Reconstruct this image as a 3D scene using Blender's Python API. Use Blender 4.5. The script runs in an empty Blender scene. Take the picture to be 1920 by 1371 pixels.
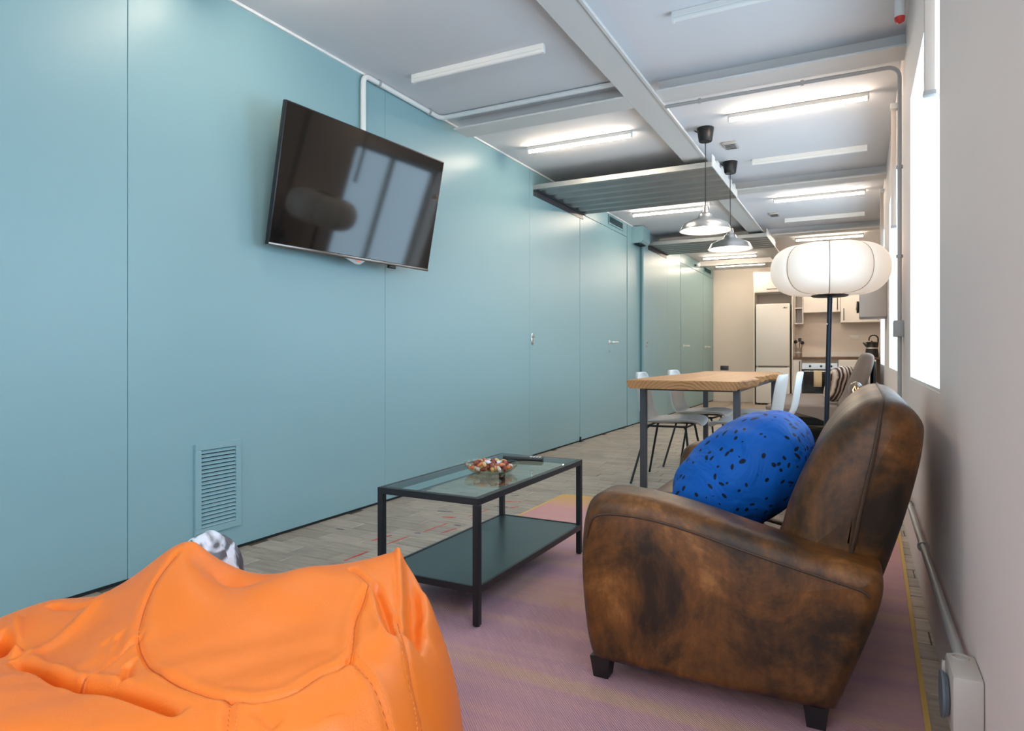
import bpy, bmesh, math, random
import numpy as np
from mathutils import Vector, Matrix

random.seed(7)
SC = bpy.context.scene
COL = SC.collection
PI = math.pi

# ------------------------------------------------------------------ camera, world, exposure
F_PX, HZ, VPX, CAM_H = 1240.0, 665.0, 1611.0, 0.95
YAW = math.atan((VPX - 960.0) / F_PX)
cam_d = bpy.data.cameras.new('camera')
cam_d.sensor_fit = 'HORIZONTAL'
cam_d.sensor_width = 36.0
cam_d.lens = 36.0 * F_PX / 1920.0
cam_d.shift_y = (HZ - 685.5) / 1920.0
cam_d.clip_start = 0.02
cam = bpy.data.objects.new('camera', cam_d)
COL.objects.link(cam)
cam.location = (0, 0, CAM_H)
cam.rotation_euler = (PI / 2, 0, YAW)
SC.camera = cam

world = bpy.data.worlds.new('overcast_sky')
SC.world = world
world.use_nodes = True
bg = world.node_tree.nodes['Background']
bg.inputs[0].default_value = (0.64, 0.84, 1.0, 1)
bg.inputs[1].default_value = 4.2
SC.view_settings.view_transform = 'Standard'
SC.view_settings.look = 'None'
SC.view_settings.gamma = 1.0
SC.view_settings.use_curve_mapping = False
SC.view_settings.exposure = 0.90
SC.cycles.use_denoising = True
SC.cycles.max_bounces = 8
SC.cycles.diffuse_bounces = 4
SC.cycles.glossy_bounces = 3
SC.cycles.use_adaptive_sampling = True
SC.cycles.adaptive_threshold = 0.03
SC.cycles.sample_clamp_indirect = 6.0
TUBE_STRENGTH = 46.0
TUBE_COL = (1.0, 0.84, 0.66)

# ------------------------------------------------------------------ room measures
XL, XR, XRF = -2.705, 0.22, 0.42          # teal wall, window wall, window wall beside the kitchen
YF, YB, H = -3.5, 13.95, 2.68             # wall behind the camera, kitchen wall, ceiling
WIN = [(-2.60, -1.28), (-0.10, 1.20), (2.42, 3.74), (4.93, 6.28), (7.45, 8.75)]
ZS, ZT = 0.83, 2.19                       # window sill and head
YSTEP = 9.0                               # where the window wall steps back
YL2, XL2 = 8.98, -2.652                   # teal wall steps out here

# ------------------------------------------------------------------ helpers
def lin(r, g, b):
    def f(c):
        c /= 255.0
        return c / 12.92 if c <= 0.04045 else ((c + 0.055) / 1.055) ** 2.4
    return (f(r), f(g), f(b), 1.0)

class NT:
    def __init__(s, m):
        s.t = m.node_tree
    def n(s, typ, **kw):
        o = s.t.nodes.new(typ)
        for k, v in kw.items():
            setattr(o, k, v)
        return o
    def l(s, a, b):
        s.t.links.new(a, b)

def mat(name, col, rough=0.5, metal=0.0, spec=0.5, bump=0.0, bscale=60.0, vary=0.0, vscale=3.0, emit=None, es=0.0, trans=0.0, coat=0.0):
    m = bpy.data.materials.new(name)
    m.use_nodes = True
    b = m.node_tree.nodes['Principled BSDF']
    b.inputs['Base Color'].default_value = col if len(col) == 4 else (*col, 1)
    b.inputs['Roughness'].default_value = rough
    b.inputs['Metallic'].default_value = metal
    b.inputs['Specular IOR Level'].default_value = spec
    b.inputs['Coat Weight'].default_value = coat
    if trans:
        b.inputs['Transmission Weight'].default_value = trans
    if emit:
        b.inputs['Emission Color'].default_value = (*emit[:3], 1)
        b.inputs['Emission Strength'].default_value = es
    N = NT(m)
    if bump or vary:
        tc = N.n('ShaderNodeTexCoord')
    if bump:
        nz = N.n('ShaderNodeTexNoise'); nz.inputs['Scale'].default_value = bscale; nz.inputs['Detail'].default_value = 4
        bp = N.n('ShaderNodeBump'); bp.inputs['Strength'].default_value = bump; bp.inputs['Distance'].default_value = 0.01
        N.l(tc.outputs['Object'], nz.inputs['Vector']); N.l(nz.outputs['Fac'], bp.inputs['Height']); N.l(bp.outputs['Normal'], b.inputs['Normal'])
    if vary:
        nz2 = N.n('ShaderNodeTexNoise'); nz2.inputs['Scale'].default_value = vscale; nz2.inputs['Detail'].default_value = 5
        mx = N.n('ShaderNodeMix', data_type='RGBA')
        c = b.inputs['Base Color'].default_value[:]
        mx.inputs[6].default_value = (*[q * (1 - vary) for q in c[:3]], 1)
        mx.inputs[7].default_value = (*[min(1, q * (1 + vary)) for q in c[:3]], 1)
        N.l(tc.outputs['Object'], nz2.inputs['Vector']); N.l(nz2.outputs['Fac'], mx.inputs[0]); N.l(mx.outputs[2], b.inputs['Base Color'])
    return m

def ramp(N, stops):
    r = N.n('ShaderNodeValToRGB')
    e = r.color_ramp.elements
    while len(e) < len(stops):
        e.new(0.5)
    for k, (p, c) in enumerate(stops):
        e[k].position = p
        e[k].color = c
    return r

class MB:
    """collects shapes, then build() links them as one mesh object"""
    def __init__(s):
        s.v = []; s.f = []
    def add(s, vs, fs):
        o = len(s.v)
        s.v += [tuple(q) for q in vs]
        s.f += [tuple(i + o for i in q) for q in fs]
        return s
    def box(s, x0, x1, y0, y1, z0, z1, r=0.0):
        if r <= 0:
            vs = [(x, y, z) for z in (z0, z1) for y in (y0, y1) for x in (x0, x1)]
            return s.add(vs, [(0, 2, 3, 1), (4, 5, 7, 6), (0, 1, 5, 4), (2, 6, 7, 3), (0, 4, 6, 2), (1, 3, 7, 5)])
        bm = bmesh.new()
        bmesh.ops.create_cube(bm, size=1)
        for v in bm.verts:
            v.co = Vector(((x0 + x1) / 2 + v.co.x * (x1 - x0), (y0 + y1) / 2 + v.co.y * (y1 - y0), (z0 + z1) / 2 + v.co.z * (z1 - z0)))
        bmesh.ops.bevel(bm, geom=bm.edges[:], offset=r, segments=3 if r > .012 else 2, affect='EDGES', profile=0.5)
        s.bm(bm); bm.free()
        return s
    def bm(s, bm):
        bm.verts.index_update()
        return s.add([v.co[:] for v in bm.verts], [[v.index for v in f.verts] for f in bm.faces])
    def tube(s, pts, r, n=10, caps=True):
        pts = [Vector(p) for p in pts]
        rs = r if isinstance(r, (list, tuple)) else [r] * len(pts)
        t0 = (pts[1] - pts[0]).normalized()
        up = Vector((0, 0, 1)) if abs(t0.z) < 0.9 else Vector((1, 0, 0))
        a = t0.cross(up).normalized()
        vs = []; fs = []
        for i, p in enumerate(pts):
            if i == 0: t = pts[1] - pts[0]
            elif i == len(pts) - 1: t = pts[-1] - pts[-2]
            else: t = (pts[i + 1] - pts[i]).normalized() + (pts[i] - pts[i - 1]).normalized()
            t.normalize()
            a = (a - t * a.dot(t)).normalized()
            b = t.cross(a)
            for k in range(n):
                q = 2 * PI * k / n
                vs.append(p + (a * math.cos(q) + b * math.sin(q)) * rs[i])
        m = len(pts)
        for i in range(m - 1):
            for k in range(n):
                fs.append((i * n + k, i * n + (k + 1) % n, (i + 1) * n + (k + 1) % n, (i + 1) * n + k))
        if caps:
            fs.append(tuple(range(n - 1, -1, -1))); fs.append(tuple((m - 1) * n + k for k in range(n)))
        return s.add(vs, fs)
    def lathe(s, prof, c=(0, 0, 0), n=32, axis='z', mode='cap'):
        if mode == 'ring': prof = list(prof) + [prof[0]]
        vs = []; fs = []
        for r, z in prof:
            for k in range(n):
                q = 2 * PI * k / n
                p = (r * math.cos(q), r * math.sin(q), z)
                if axis == 'x': p = (p[2], p[0], p[1])
                if axis == 'y': p = (p[1], p[2], p[0])
                vs.append((p[0] + c[0], p[1] + c[1], p[2] + c[2]))
        for i in range(len(prof) - 1):
            for k in range(n):
                fs.append((i * n + k, i * n + (k + 1) % n, (i + 1) * n + (k + 1) % n, (i + 1) * n + k))
        if mode == 'cap' and prof[0][0] > 1e-6: fs.append(tuple(range(n - 1, -1, -1)))
        if mode == 'cap' and prof[-1][0] > 1e-6: fs.append(tuple((len(prof) - 1) * n + k for k in range(n)))
        return s.add(vs, fs)
    def loft(s, rings, caps=True, closed=True):
        n = len(rings[0]); vs = []; fs = []
        for r in rings: vs += list(r)
        for i in range(len(rings) - 1):
            for k in range(n if closed else n - 1):
                fs.append((i * n + k, i * n + (k + 1) % n, (i + 1) * n + (k + 1) % n, (i + 1) * n + k))
        if caps:
            fs.append(tuple(range(n - 1, -1, -1))); fs.append(tuple((len(rings) - 1) * n + k for k in range(n)))
        return s.add(vs, fs)
    def prism(s, poly, a0, a1, axis='z'):
        def P(p, a):
            return {'z': (p[0], p[1], a), 'y': (p[0], a, p[1]), 'x': (a, p[0], p[1])}[axis]
        return s.loft([[P(p, a0) for p in poly], [P(p, a1) for p in poly]])
    def puffy(s, poly, y0, y1, r, n=5, bulge=0.0, ry=None):
        """a closed (x,z) outline swept along y with rounded rims; bulge swells the two end faces"""
        ry = ry or r
        P = [Vector(p) for p in poly]; m = len(P)
        area = sum(P[i].x * P[(i + 1) % m].y - P[(i + 1) % m].x * P[i].y for i in range(m))
        sg = 1 if area > 0 else -1
        nr = []
        for i in range(m):
            t = (P[(i + 1) % m] - P[i - 1]).normalized()
            nr.append(Vector((t.y, -t.x)) * sg)
        cx = sum(p.x for p in P) / m; cz = sum(p.y for p in P) / m
        Q = [P[i] - nr[i] * r for i in range(m)]
        for _ in range(40):           # undo loops where the inset outline folds over itself
            bad = [i for i in range(m) if (Q[(i + 1) % m] - Q[i]).dot(P[(i + 1) % m] - P[i]) <= 1e-7]
            if not bad: break
            for i in bad:
                for k in (i, (i + 1) % m):
                    Q[k] = (Q[k - 1] + Q[k] + Q[(k + 1) % m]) / 3
        rings = []
        def ring(ins, y, k=1.0):
            t = ins / r
            return [(cx + (P[i].x + (Q[i].x - P[i].x) * t - cx) * k, y, cz + (P[i].y + (Q[i].y - P[i].y) * t - cz) * k) for i in range(m)]
        lo = [(r, y0)] if not bulge else []
        if bulge:
            for k in (0.25, 0.5, 0.75): rings.append(ring(r, y0 - bulge * (1 - k * k), k))
        for q in range(n + 1):
            a = q / n * PI / 2
            rings.append(ring(r * (1 - math.sin(a)), y0 + ry * (1 - math.cos(a))))
        for q in range(n, -1, -1):
            a = q / n * PI / 2
            rings.append(ring(r * (1 - math.sin(a)), y1 - ry * (1 - math.cos(a))))
        if bulge:
            for k in (0.75, 0.5, 0.25): rings.append(ring(r, y1 + bulge * (1 - k * k), k))
        s.loft(rings, caps=False)
        for rg_, rev in ((rings[0], False), (rings[-1], True)):
            c = [sum(p[k] for p in rg_) / m for k in range(3)]
            s.add([c] + list(rg_), [(0, i + 1, (i + 1) % m + 1) for i in range(m)])
        return s
    def build(s, name, m, parent=None, smooth=True, angle=35, label=None):
        me = bpy.data.meshes.new(name)
        me.from_pydata(s.v, [], s.f)
        bm = bmesh.new(); bm.from_mesh(me)
        bmesh.ops.remove_doubles(bm, verts=bm.verts[:], dist=1e-6)
        bmesh.ops.recalc_face_normals(bm, faces=bm.faces[:])
        if smooth:
            ca = math.radians(angle)
            for f in bm.faces: f.smooth = True
            for e in bm.edges:
                if len(e.link_faces) == 2 and e.calc_face_angle(0) > ca: e.smooth = False
        bm.to_mesh(me); bm.free()
        o = bpy.data.objects.new(name, me)
        COL.objects.link(o)
        if m: me.materials.append(m)
        if parent: attach(o, parent)
        if label: o['label'] = label
        return o

def world_of(o):
    M = o.matrix_basis.copy()
    if o.parent: M = world_of(o.parent) @ o.matrix_parent_inverse @ M
    return M

def attach(o, parent):
    o.parent = parent
    o.matrix_parent_inverse = world_of(parent).inverted()

def tag(o, label, cat, group=None, kind=None):
    if label: o['label'] = label
    if cat: o['category'] = cat
    if group: o['group'] = group
    if kind: o['kind'] = kind
    return o

def thing(name, label, cat, loc=(0, 0, 0), group=None):
    o = bpy.data.objects.new(name, None)
    o.empty_display_size = 0.1
    COL.objects.link(o)
    o.location = loc
    return tag(o, label, cat, group)

def struct(o, label=None):
    o['kind'] = 'structure'
    if label: o['label'] = label
    return o

def sroot(name, label=None, loc=(0, 0, 0)):
    o = bpy.data.objects.new(name, None)
    COL.objects.link(o); o.location = loc
    return struct(o, label)

def copy_tree(o, parent=None):
    c = o.copy(); COL.objects.link(c)
    if parent: c.parent = parent
    for ch in o.children: copy_tree(ch, c)
    return c

def catmull(pts, n=6, closed=True):
    P = [Vector(p) for p in pts]; m = len(P); out = []
    rng = range(m) if closed else range(m - 1)
    for i in rng:
        if closed: a, b, c, d = P[i - 1], P[i], P[(i + 1) % m], P[(i + 2) % m]
        else: a, b, c, d = P[max(i - 1, 0)], P[i], P[i + 1], P[min(i + 2, m - 1)]
        for k in range(n):
            t = k / n
            out.append(0.5 * ((2 * b) + (c - a) * t + (2 * a - 5 * b + 4 * c - d) * t * t + (3 * b - a - 3 * c + d) * t ** 3))
    if not closed: out.append(P[-1])
    return out

def subsurf(o, n=1):
    md = o.modifiers.new('subsurf', 'SUBSURF'); md.levels = n; md.render_levels = n
    return o

def arc(c, r, a0, a1, n, plane='xz'):
    out = []
    for k in range(n + 1):
        a = a0 + (a1 - a0) * k / n
        p = (r * math.cos(a), r * math.sin(a))
        out.append({'xz': (c[0] + p[0], c[1], c[2] + p[1]), 'yz': (c[0], c[1] + p[0], c[2] + p[1]), 'xy': (c[0] + p[0], c[1] + p[1], c[2])}[plane])
    return out

# ------------------------------------------------------------------ materials
M = {}
M['teal'] = mat('teal_painted_panel', lin(136, 170, 176), 0.36, spec=0.38, bump=0.01, bscale=3.0, vary=0.03, vscale=1.2)
M['seam'] = mat('panel_joint', lin(84, 118, 124), 0.7)
M['teal_dark'] = mat('panel_gap', lin(28, 36, 38), 0.8)
M['white_paint'] = mat('white_wall_paint', lin(240, 226, 219), 0.75, spec=0.3, bump=0.12, bscale=9.0, vary=0.025, vscale=2.0)
M['cream_paint'] = mat('cream_wall_paint', lin(226, 214, 203), 0.7, spec=0.3, vary=0.02)
M['ceiling'] = mat('ceiling_paint', lin(222, 220, 222), 0.8, spec=0.2, vary=0.02, vscale=1.5)
M['beam'] = mat('painted_steel_beam', lin(218, 213, 209), 0.55, bump=0.03, bscale=12)
M['white_plastic'] = mat('white_plastic', lin(232, 230, 226), 0.4)
M['grey_plastic'] = mat('grey_plastic_conduit', lin(168, 166, 164), 0.45)
M['black_metal'] = mat('black_powder_coat', lin(26, 27, 30), 0.45, bump=0.03, bscale=200)
M['grey_metal'] = mat('dark_grey_steel', lin(74, 75, 80), 0.4, metal=0.4)
M['chrome'] = mat('chrome', (0.8, 0.8, 0.8), 0.18, metal=1.0)
M['satin'] = mat('satin_nickel', (0.86, 0.85, 0.83), 0.38, metal=0.6)
M['alu'] = mat('brushed_aluminium', (0.78, 0.77, 0.76), 0.28, metal=1.0, bump=0.02, bscale=150)
M['galv'] = mat('galvanised_steel', (0.36, 0.37, 0.365), 0.42, metal=0.7, vary=0.18, vscale=6)
M['black_plastic'] = mat('black_plastic', lin(24, 23, 25), 0.4)
M['orange'] = mat('orange_faux_leather', lin(246, 124, 38), 0.42, spec=0.45, bump=0.10, bscale=260, vary=0.03, vscale=5)
M['orange_thread'] = mat('orange_stitching', lin(238, 140, 74), 0.6)
M['orange_seam'] = mat('orange_seam_shadow', lin(196, 88, 30), 0.7)
M['pine'] = None
M['white_lacquer'] = mat('white_lacquer', lin(232, 224, 216), 0.3)
M['white_enamel'] = mat('white_enamel', lin(230, 226, 222), 0.22)
M['steel'] = mat('brushed_steel', (0.62, 0.6, 0.57), 0.3, metal=0.9)
M['red'] = mat('red_paint', lin(206, 60, 52), 0.6)
M['navy'] = mat('navy_paint', lin(40, 50, 96), 0.6)
M['sofa_grey'] = mat('taupe_grey_fabric', lin(146, 132, 124), 0.9, spec=0.1, bump=0.25, bscale=300)
M['towel'] = mat('cream_towel', lin(226, 208, 180), 0.95, spec=0.05, bump=0.4, bscale=220)
M['chair_shell'] = mat('pale_grey_shell', lin(206, 208, 208), 0.45)
M['slate_shelf'] = mat('dark_grey_shelf', lin(44, 56, 57), 0.32, spec=0.5)

def glass(name, tint=(0.93, 0.97, 0.96), refl=1.0, rough=0.0):
    m = bpy.data.materials.new(name); m.use_nodes = True
    N = NT(m); N.t.nodes.clear()
    out = N.n('ShaderNodeOutputMaterial'); mx = N.n('ShaderNodeMixShader')
    tr = N.n('ShaderNodeBsdfTransparent'); tr.inputs[0].default_value = (*tint, 1)
    gl = N.n('ShaderNodeBsdfGlossy'); gl.inputs['Roughness'].default_value = rough
    fr = N.n('ShaderNodeFresnel'); fr.inputs[0].default_value = 1.5
    ml = N.n('ShaderNodeMath', operation='MULTIPLY'); ml.inputs[1].default_value = refl
    ge = N.n('ShaderNodeNewGeometry'); iv = N.n('ShaderNodeMath', operation='SUBTRACT'); iv.inputs[0].default_value = 1.0; N.l(ge.outputs['Backfacing'], iv.inputs[1])
    m3 = N.n('ShaderNodeMath', operation='MULTIPLY'); N.l(iv.outputs[0], m3.inputs[1])
    N.l(fr.outputs[0], ml.inputs[0]); N.l(ml.outputs[0], m3.inputs[0]); N.l(m3.outputs[0], mx.inputs[0])
    N.l(tr.outputs[0], mx.inputs[1]); N.l(gl.outputs[0], mx.inputs[2]); N.l(mx.outputs[0], out.inputs[0])
    return m
M['pane'] = glass('window_glass', (0.95, 0.98, 1.0))
M['table_glass'] = glass('table_glass', (0.80, 0.90, 0.88), 1.0)
M['dish_glass'] = glass('dish_glass', (0.93, 0.88, 0.80), 1.3)
M['bulb_glass'] = glass('bulb_glass', (0.94, 0.92, 0.9), 1.6)

def emission(name, col, st):
    m = bpy.data.materials.new(name); m.use_nodes = True
    N = NT(m); N.t.nodes.clear()
    out = N.n('ShaderNodeOutputMaterial'); e = N.n('ShaderNodeEmission')
    e.inputs[0].default_value = (*col, 1); e.inputs[1].default_value = st
    N.l(e.outputs[0], out.inputs[0])
    return m
M['tube_on'] = emission('lit_led_tube', TUBE_COL, TUBE_STRENGTH)
M['bulb_on'] = emission('lit_bulb', (1.0, 0.80, 0.60), 90.0)
M['filament'] = emission('glowing_filament', (1.0, 0.45, 0.12), 8.0)
M['led'] = emission('red_standby_light', (1.0, 0.1, 0.03), 0.8)

def floor_mat():
    m = bpy.data.materials.new('grey_beige_floor_tile'); m.use_nodes = True
    N = NT(m); b = m.node_tree.nodes['Principled BSDF']
    tc = N.n('ShaderNodeTexCoord'); oi = N.n('ShaderNodeObjectInfo'); ge = N.n('ShaderNodeNewGeometry')
    ad = N.n('ShaderNodeMath', operation='ADD'); fr = N.n('ShaderNodeMath', operation='FRACT')
    N.l(oi.outputs['Random'], ad.inputs[0]); N.l(ge.outputs['Random Per Island'], ad.inputs[1]); N.l(ad.outputs[0], fr.inputs[0])
    r = ramp(N, [(0.0, lin(156, 142, 128)), (0.45, lin(172, 158, 143)), (0.8, lin(181, 167, 152)), (1.0, lin(163, 145, 126))])
    N.l(fr.outputs[0], r.inputs[0])
    mp = N.n('ShaderNodeMapping'); mp.inputs['Scale'].default_value = (2.0, 14.0, 2.0)
    N.l(ge.outputs['Position'], mp.inputs['Vector'])
    nz = N.n('ShaderNodeTexNoise'); nz.inputs['Scale'].default_value = 3.0; nz.inputs['Detail'].default_value = 6
    N.l(mp.outputs[0], nz.inputs['Vector'])
    mx = N.n('ShaderNodeMix', data_type='RGBA', blend_type='MULTIPLY'); mx.inputs[0].default_value = 1.0
    r2 = ramp(N, [(0.25, (0.62, 0.60, 0.58, 1)), (0.65, (1.05, 1.04, 1.03, 1))])
    N.l(nz.outputs['Fac'], r2.inputs[0]); N.l(r.outputs[0], mx.inputs[6]); N.l(r2.outputs[0], mx.inputs[7])
    N.l(mx.outputs[2], b.inputs['Base Color'])
    b.inputs['Roughness'].default_value = 0.42
    bp = N.n('ShaderNodeBump'); bp.inputs['Strength'].default_value = 0.12; bp.inputs['Distance'].default_value = 0.004
    N.l(nz.outputs['Fac'], bp.inputs['Height']); N.l(bp.outputs['Normal'], b.inputs['Normal'])
    return m
M['tile'] = floor_mat()
M['grout'] = mat('dark_grout', lin(92, 84, 77), 0.9, spec=0.1)

def leather_mat():
    m = bpy.data.materials.new('worn_brown_leather'); m.use_nodes = True
    N = NT(m); b = m.node_tree.nodes['Principled BSDF']
    tc = N.n('ShaderNodeTexCoord')
    n1 = N.n('ShaderNodeTexNoise'); n1.inputs['Scale'].default_value = 4.2; n1.inputs['Detail'].default_value = 9; n1.inputs['Roughness'].default_value = 0.68; n1.inputs['Distortion'].default_value = 0.5
    N.l(tc.outputs['Object'], n1.inputs['Vector'])
    r = ramp(N, [(0.37, lin(42, 29, 19)), (0.47, lin(80, 50, 23)), (0.57, lin(112, 69, 30)), (0.70, lin(156, 106, 58))])
    N.l(n1.outputs['Fac'], r.inputs[0])
    mp = N.n('ShaderNodeMapping'); mp.inputs['Scale'].default_value = (30, 30, 9); mp.inputs['Rotation'].default_value = (0, 0.6, 0)
    N.l(tc.outputs['Object'], mp.inputs[0])
    n2 = N.n('ShaderNodeTexNoise'); n2.inputs['Scale'].default_value = 2.0; n2.inputs['Detail'].default_value = 4
    N.l(mp.outputs[0], n2.inputs['Vector'])
    r2 = ramp(N, [(0.3, (0.72, 0.72, 0.72, 1)), (0.7, (1.2, 1.18, 1.15, 1))])
    N.l(n2.outputs['Fac'], r2.inputs[0])
    mx = N.n('ShaderNodeMix', data_type='RGBA', blend_type='MULTIPLY'); mx.inputs[0].default_value = 0.8
    N.l(r.outputs[0], mx.inputs[6]); N.l(r2.outputs[0], mx.inputs[7]); N.l(mx.outputs[2], b.inputs['Base Color'])
    b.inputs['Roughness'].default_value = 0.46
    b.inputs['Specular IOR Level'].default_value = 0.4
    bp = N.n('ShaderNodeBump'); bp.inputs['Strength'].default_value = 0.25; bp.inputs['Distance'].default_value = 0.004
    N.l(n1.outputs['Fac'], bp.inputs['Height']); N.l(bp.outputs['Normal'], b.inputs['Normal'])
    return m
M['leather'] = leather_mat()
M['leather_seam'] = mat('dark_leather_piping', lin(66, 44, 28), 0.6)

def rug_mat():
    m = bpy.data.materials.new('pink_woven_rug'); m.use_nodes = True
    N = NT(m); b = m.node_tree.nodes['Principled BSDF']
    ge = N.n('ShaderNodeTexCoord'); sp = N.n('ShaderNodeSeparateXYZ'); N.l(ge.outputs['Object'], sp.inputs[0])
    mp = N.n('ShaderNodeMapping'); mp.inputs['Scale'].default_value = (0.5, 9.0, 1.0); N.l(ge.outputs['Object'], mp.inputs[0])
    nz = N.n('ShaderNodeTexNoise'); nz.inputs['Scale'].default_value = 1.0; nz.inputs['Detail'].default_value = 4
    N.l(mp.outputs[0], nz.inputs['Vector'])
    r = ramp(N, [(0.36, lin(196, 152, 163)), (0.46, lin(203, 157, 165)), (0.58, lin(209, 163, 158)), (0.66, lin(209, 169, 152))])
    N.l(nz.outputs['Fac'], r.inputs[0])
    # dyed far end turns peach; warm tube light is mixed into its colour
    g = N.n('ShaderNodeMapRange'); g.inputs[1].default_value = 2.9; g.inputs[2].default_value = 4.1
    N.l(sp.outputs['Y'], g.inputs[0])
    r3 = ramp(N, [(0.0, (0, 0, 0, 1)), (0.3, (.45, .45, .45, 1)), (0.6, (.8, .8, .8, 1)), (1.0, (1, 1, 1, 1))])
    N.l(g.outputs[0], r3.inputs[0])
    c2 = ramp(N, [(0.0, lin(226, 160, 160)), (0.7, lin(226, 166, 160)), (0.85, lin(232, 178, 128)), (1.0, lin(234, 184, 116))])
    N.l(g.outputs[0], c2.inputs[0])
    mx = N.n('ShaderNodeMix', data_type='RGBA'); N.l(r3.outputs[0], mx.inputs[0]); N.l(r.outputs[0], mx.inputs[6]); N.l(c2.outputs[0], mx.inputs[7])
    w = N.n('ShaderNodeTexWave'); w.inputs['Scale'].default_value = 75; w.inputs['Distortion'].default_value = 0.6; w.bands_direction = 'DIAGONAL'
    N.l(ge.outputs['Object'], w.inputs['Vector'])
    r4 = ramp(N, [(0.0, (0.80, 0.78, 0.80, 1)), (1.0, (1.06, 1.06, 1.06, 1))]); N.l(w.outputs['Fac'], r4.inputs[0])
    m2 = N.n('ShaderNodeMix', data_type='RGBA', blend_type='MULTIPLY'); m2.inputs[0].default_value = 1
    N.l(mx.outputs[2], m2.inputs[6]); N.l(r4.outputs[0], m2.inputs[7]); N.l(m2.outputs[2], b.inputs['Base Color'])
    b.inputs['Roughness'].default_value = 0.7
    b.inputs['Specular IOR Level'].default_value = 0.3
    bp = N.n('ShaderNodeBump'); bp.inputs['Strength'].default_value = 0.5; bp.inputs['Distance'].default_value = 0.003
    N.l(w.outputs['Fac'], bp.inputs['Height']); N.l(bp.outputs['Normal'], b.inputs['Normal'])
    return m
M['rug'] = rug_mat()
M['rug_edge'] = mat('yellow_rug_binding', lin(220, 178, 96), 0.7, bump=0.3, bscale=200)

def wood_mat(name, a, bcol, ccol, rough=0.45, ax='y'):
    m = bpy.data.materials.new(name); m.use_nodes = True
    N = NT(m); b = m.node_tree.nodes['Principled BSDF']
    tc = N.n('ShaderNodeTexCoord'); mp = N.n('ShaderNodeMapping')
    mp.inputs['Scale'].default_value = (1, .12, 1) if ax == 'y' else (.12, 1, 1)
    mp.inputs['Location'].default_value = (1.0, 0.0, -0.55)
    N.l(tc.outputs['Object'], mp.inputs[0])
    w = N.n('ShaderNodeTexWave', wave_type='RINGS', rings_direction='Y' if ax == 'y' else 'X')
    w.inputs['Scale'].default_value = 16; w.inputs['Distortion'].default_value = 4; w.inputs['Detail'].default_value = 3; w.inputs['Detail Scale'].default_value = 1.2
    N.l(mp.outputs[0], w.inputs['Vector'])
    nz = N.n('ShaderNodeTexNoise'); nz.inputs['Scale'].default_value = 9; nz.inputs['Detail'].default_value = 6; N.l(mp.outputs[0], nz.inputs['Vector'])
    ad = N.n('ShaderNodeMath', operation='MULTIPLY_ADD'); ad.inputs[1].default_value = 0.55; N.l(w.outputs['Fac'], ad.inputs[0])
    ml = N.n('ShaderNodeMath', operation='MULTIPLY'); ml.inputs[1].default_value = 0.5; N.l(nz.outputs['Fac'], ml.inputs[0]); N.l(ml.outputs[0], ad.inputs[2])
    r = ramp(N, [(0.15, a), (0.5, bcol), (0.85, ccol)]); N.l(ad.outputs[0], r.inputs[0])
    N.l(r.outputs[0], b.inputs['Base Color']); b.inputs['Roughness'].default_value = rough
    bp = N.n('ShaderNodeBump'); bp.inputs['Strength'].default_value = 0.1; bp.inputs['Distance'].default_value = 0.003
    N.l(ad.outputs[0], bp.inputs['Height']); N.l(bp.outputs['Normal'], b.inputs['Normal'])
    return m
M['pine'] = wood_mat('oiled_slab_wood', lin(166, 120, 72), lin(174, 127, 75), lin(140, 90, 48))
M['worktop'] = wood_mat('dark_oak_worktop', lin(128, 92, 64), lin(110, 76, 50), lin(86, 58, 38), ax='x')

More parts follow.
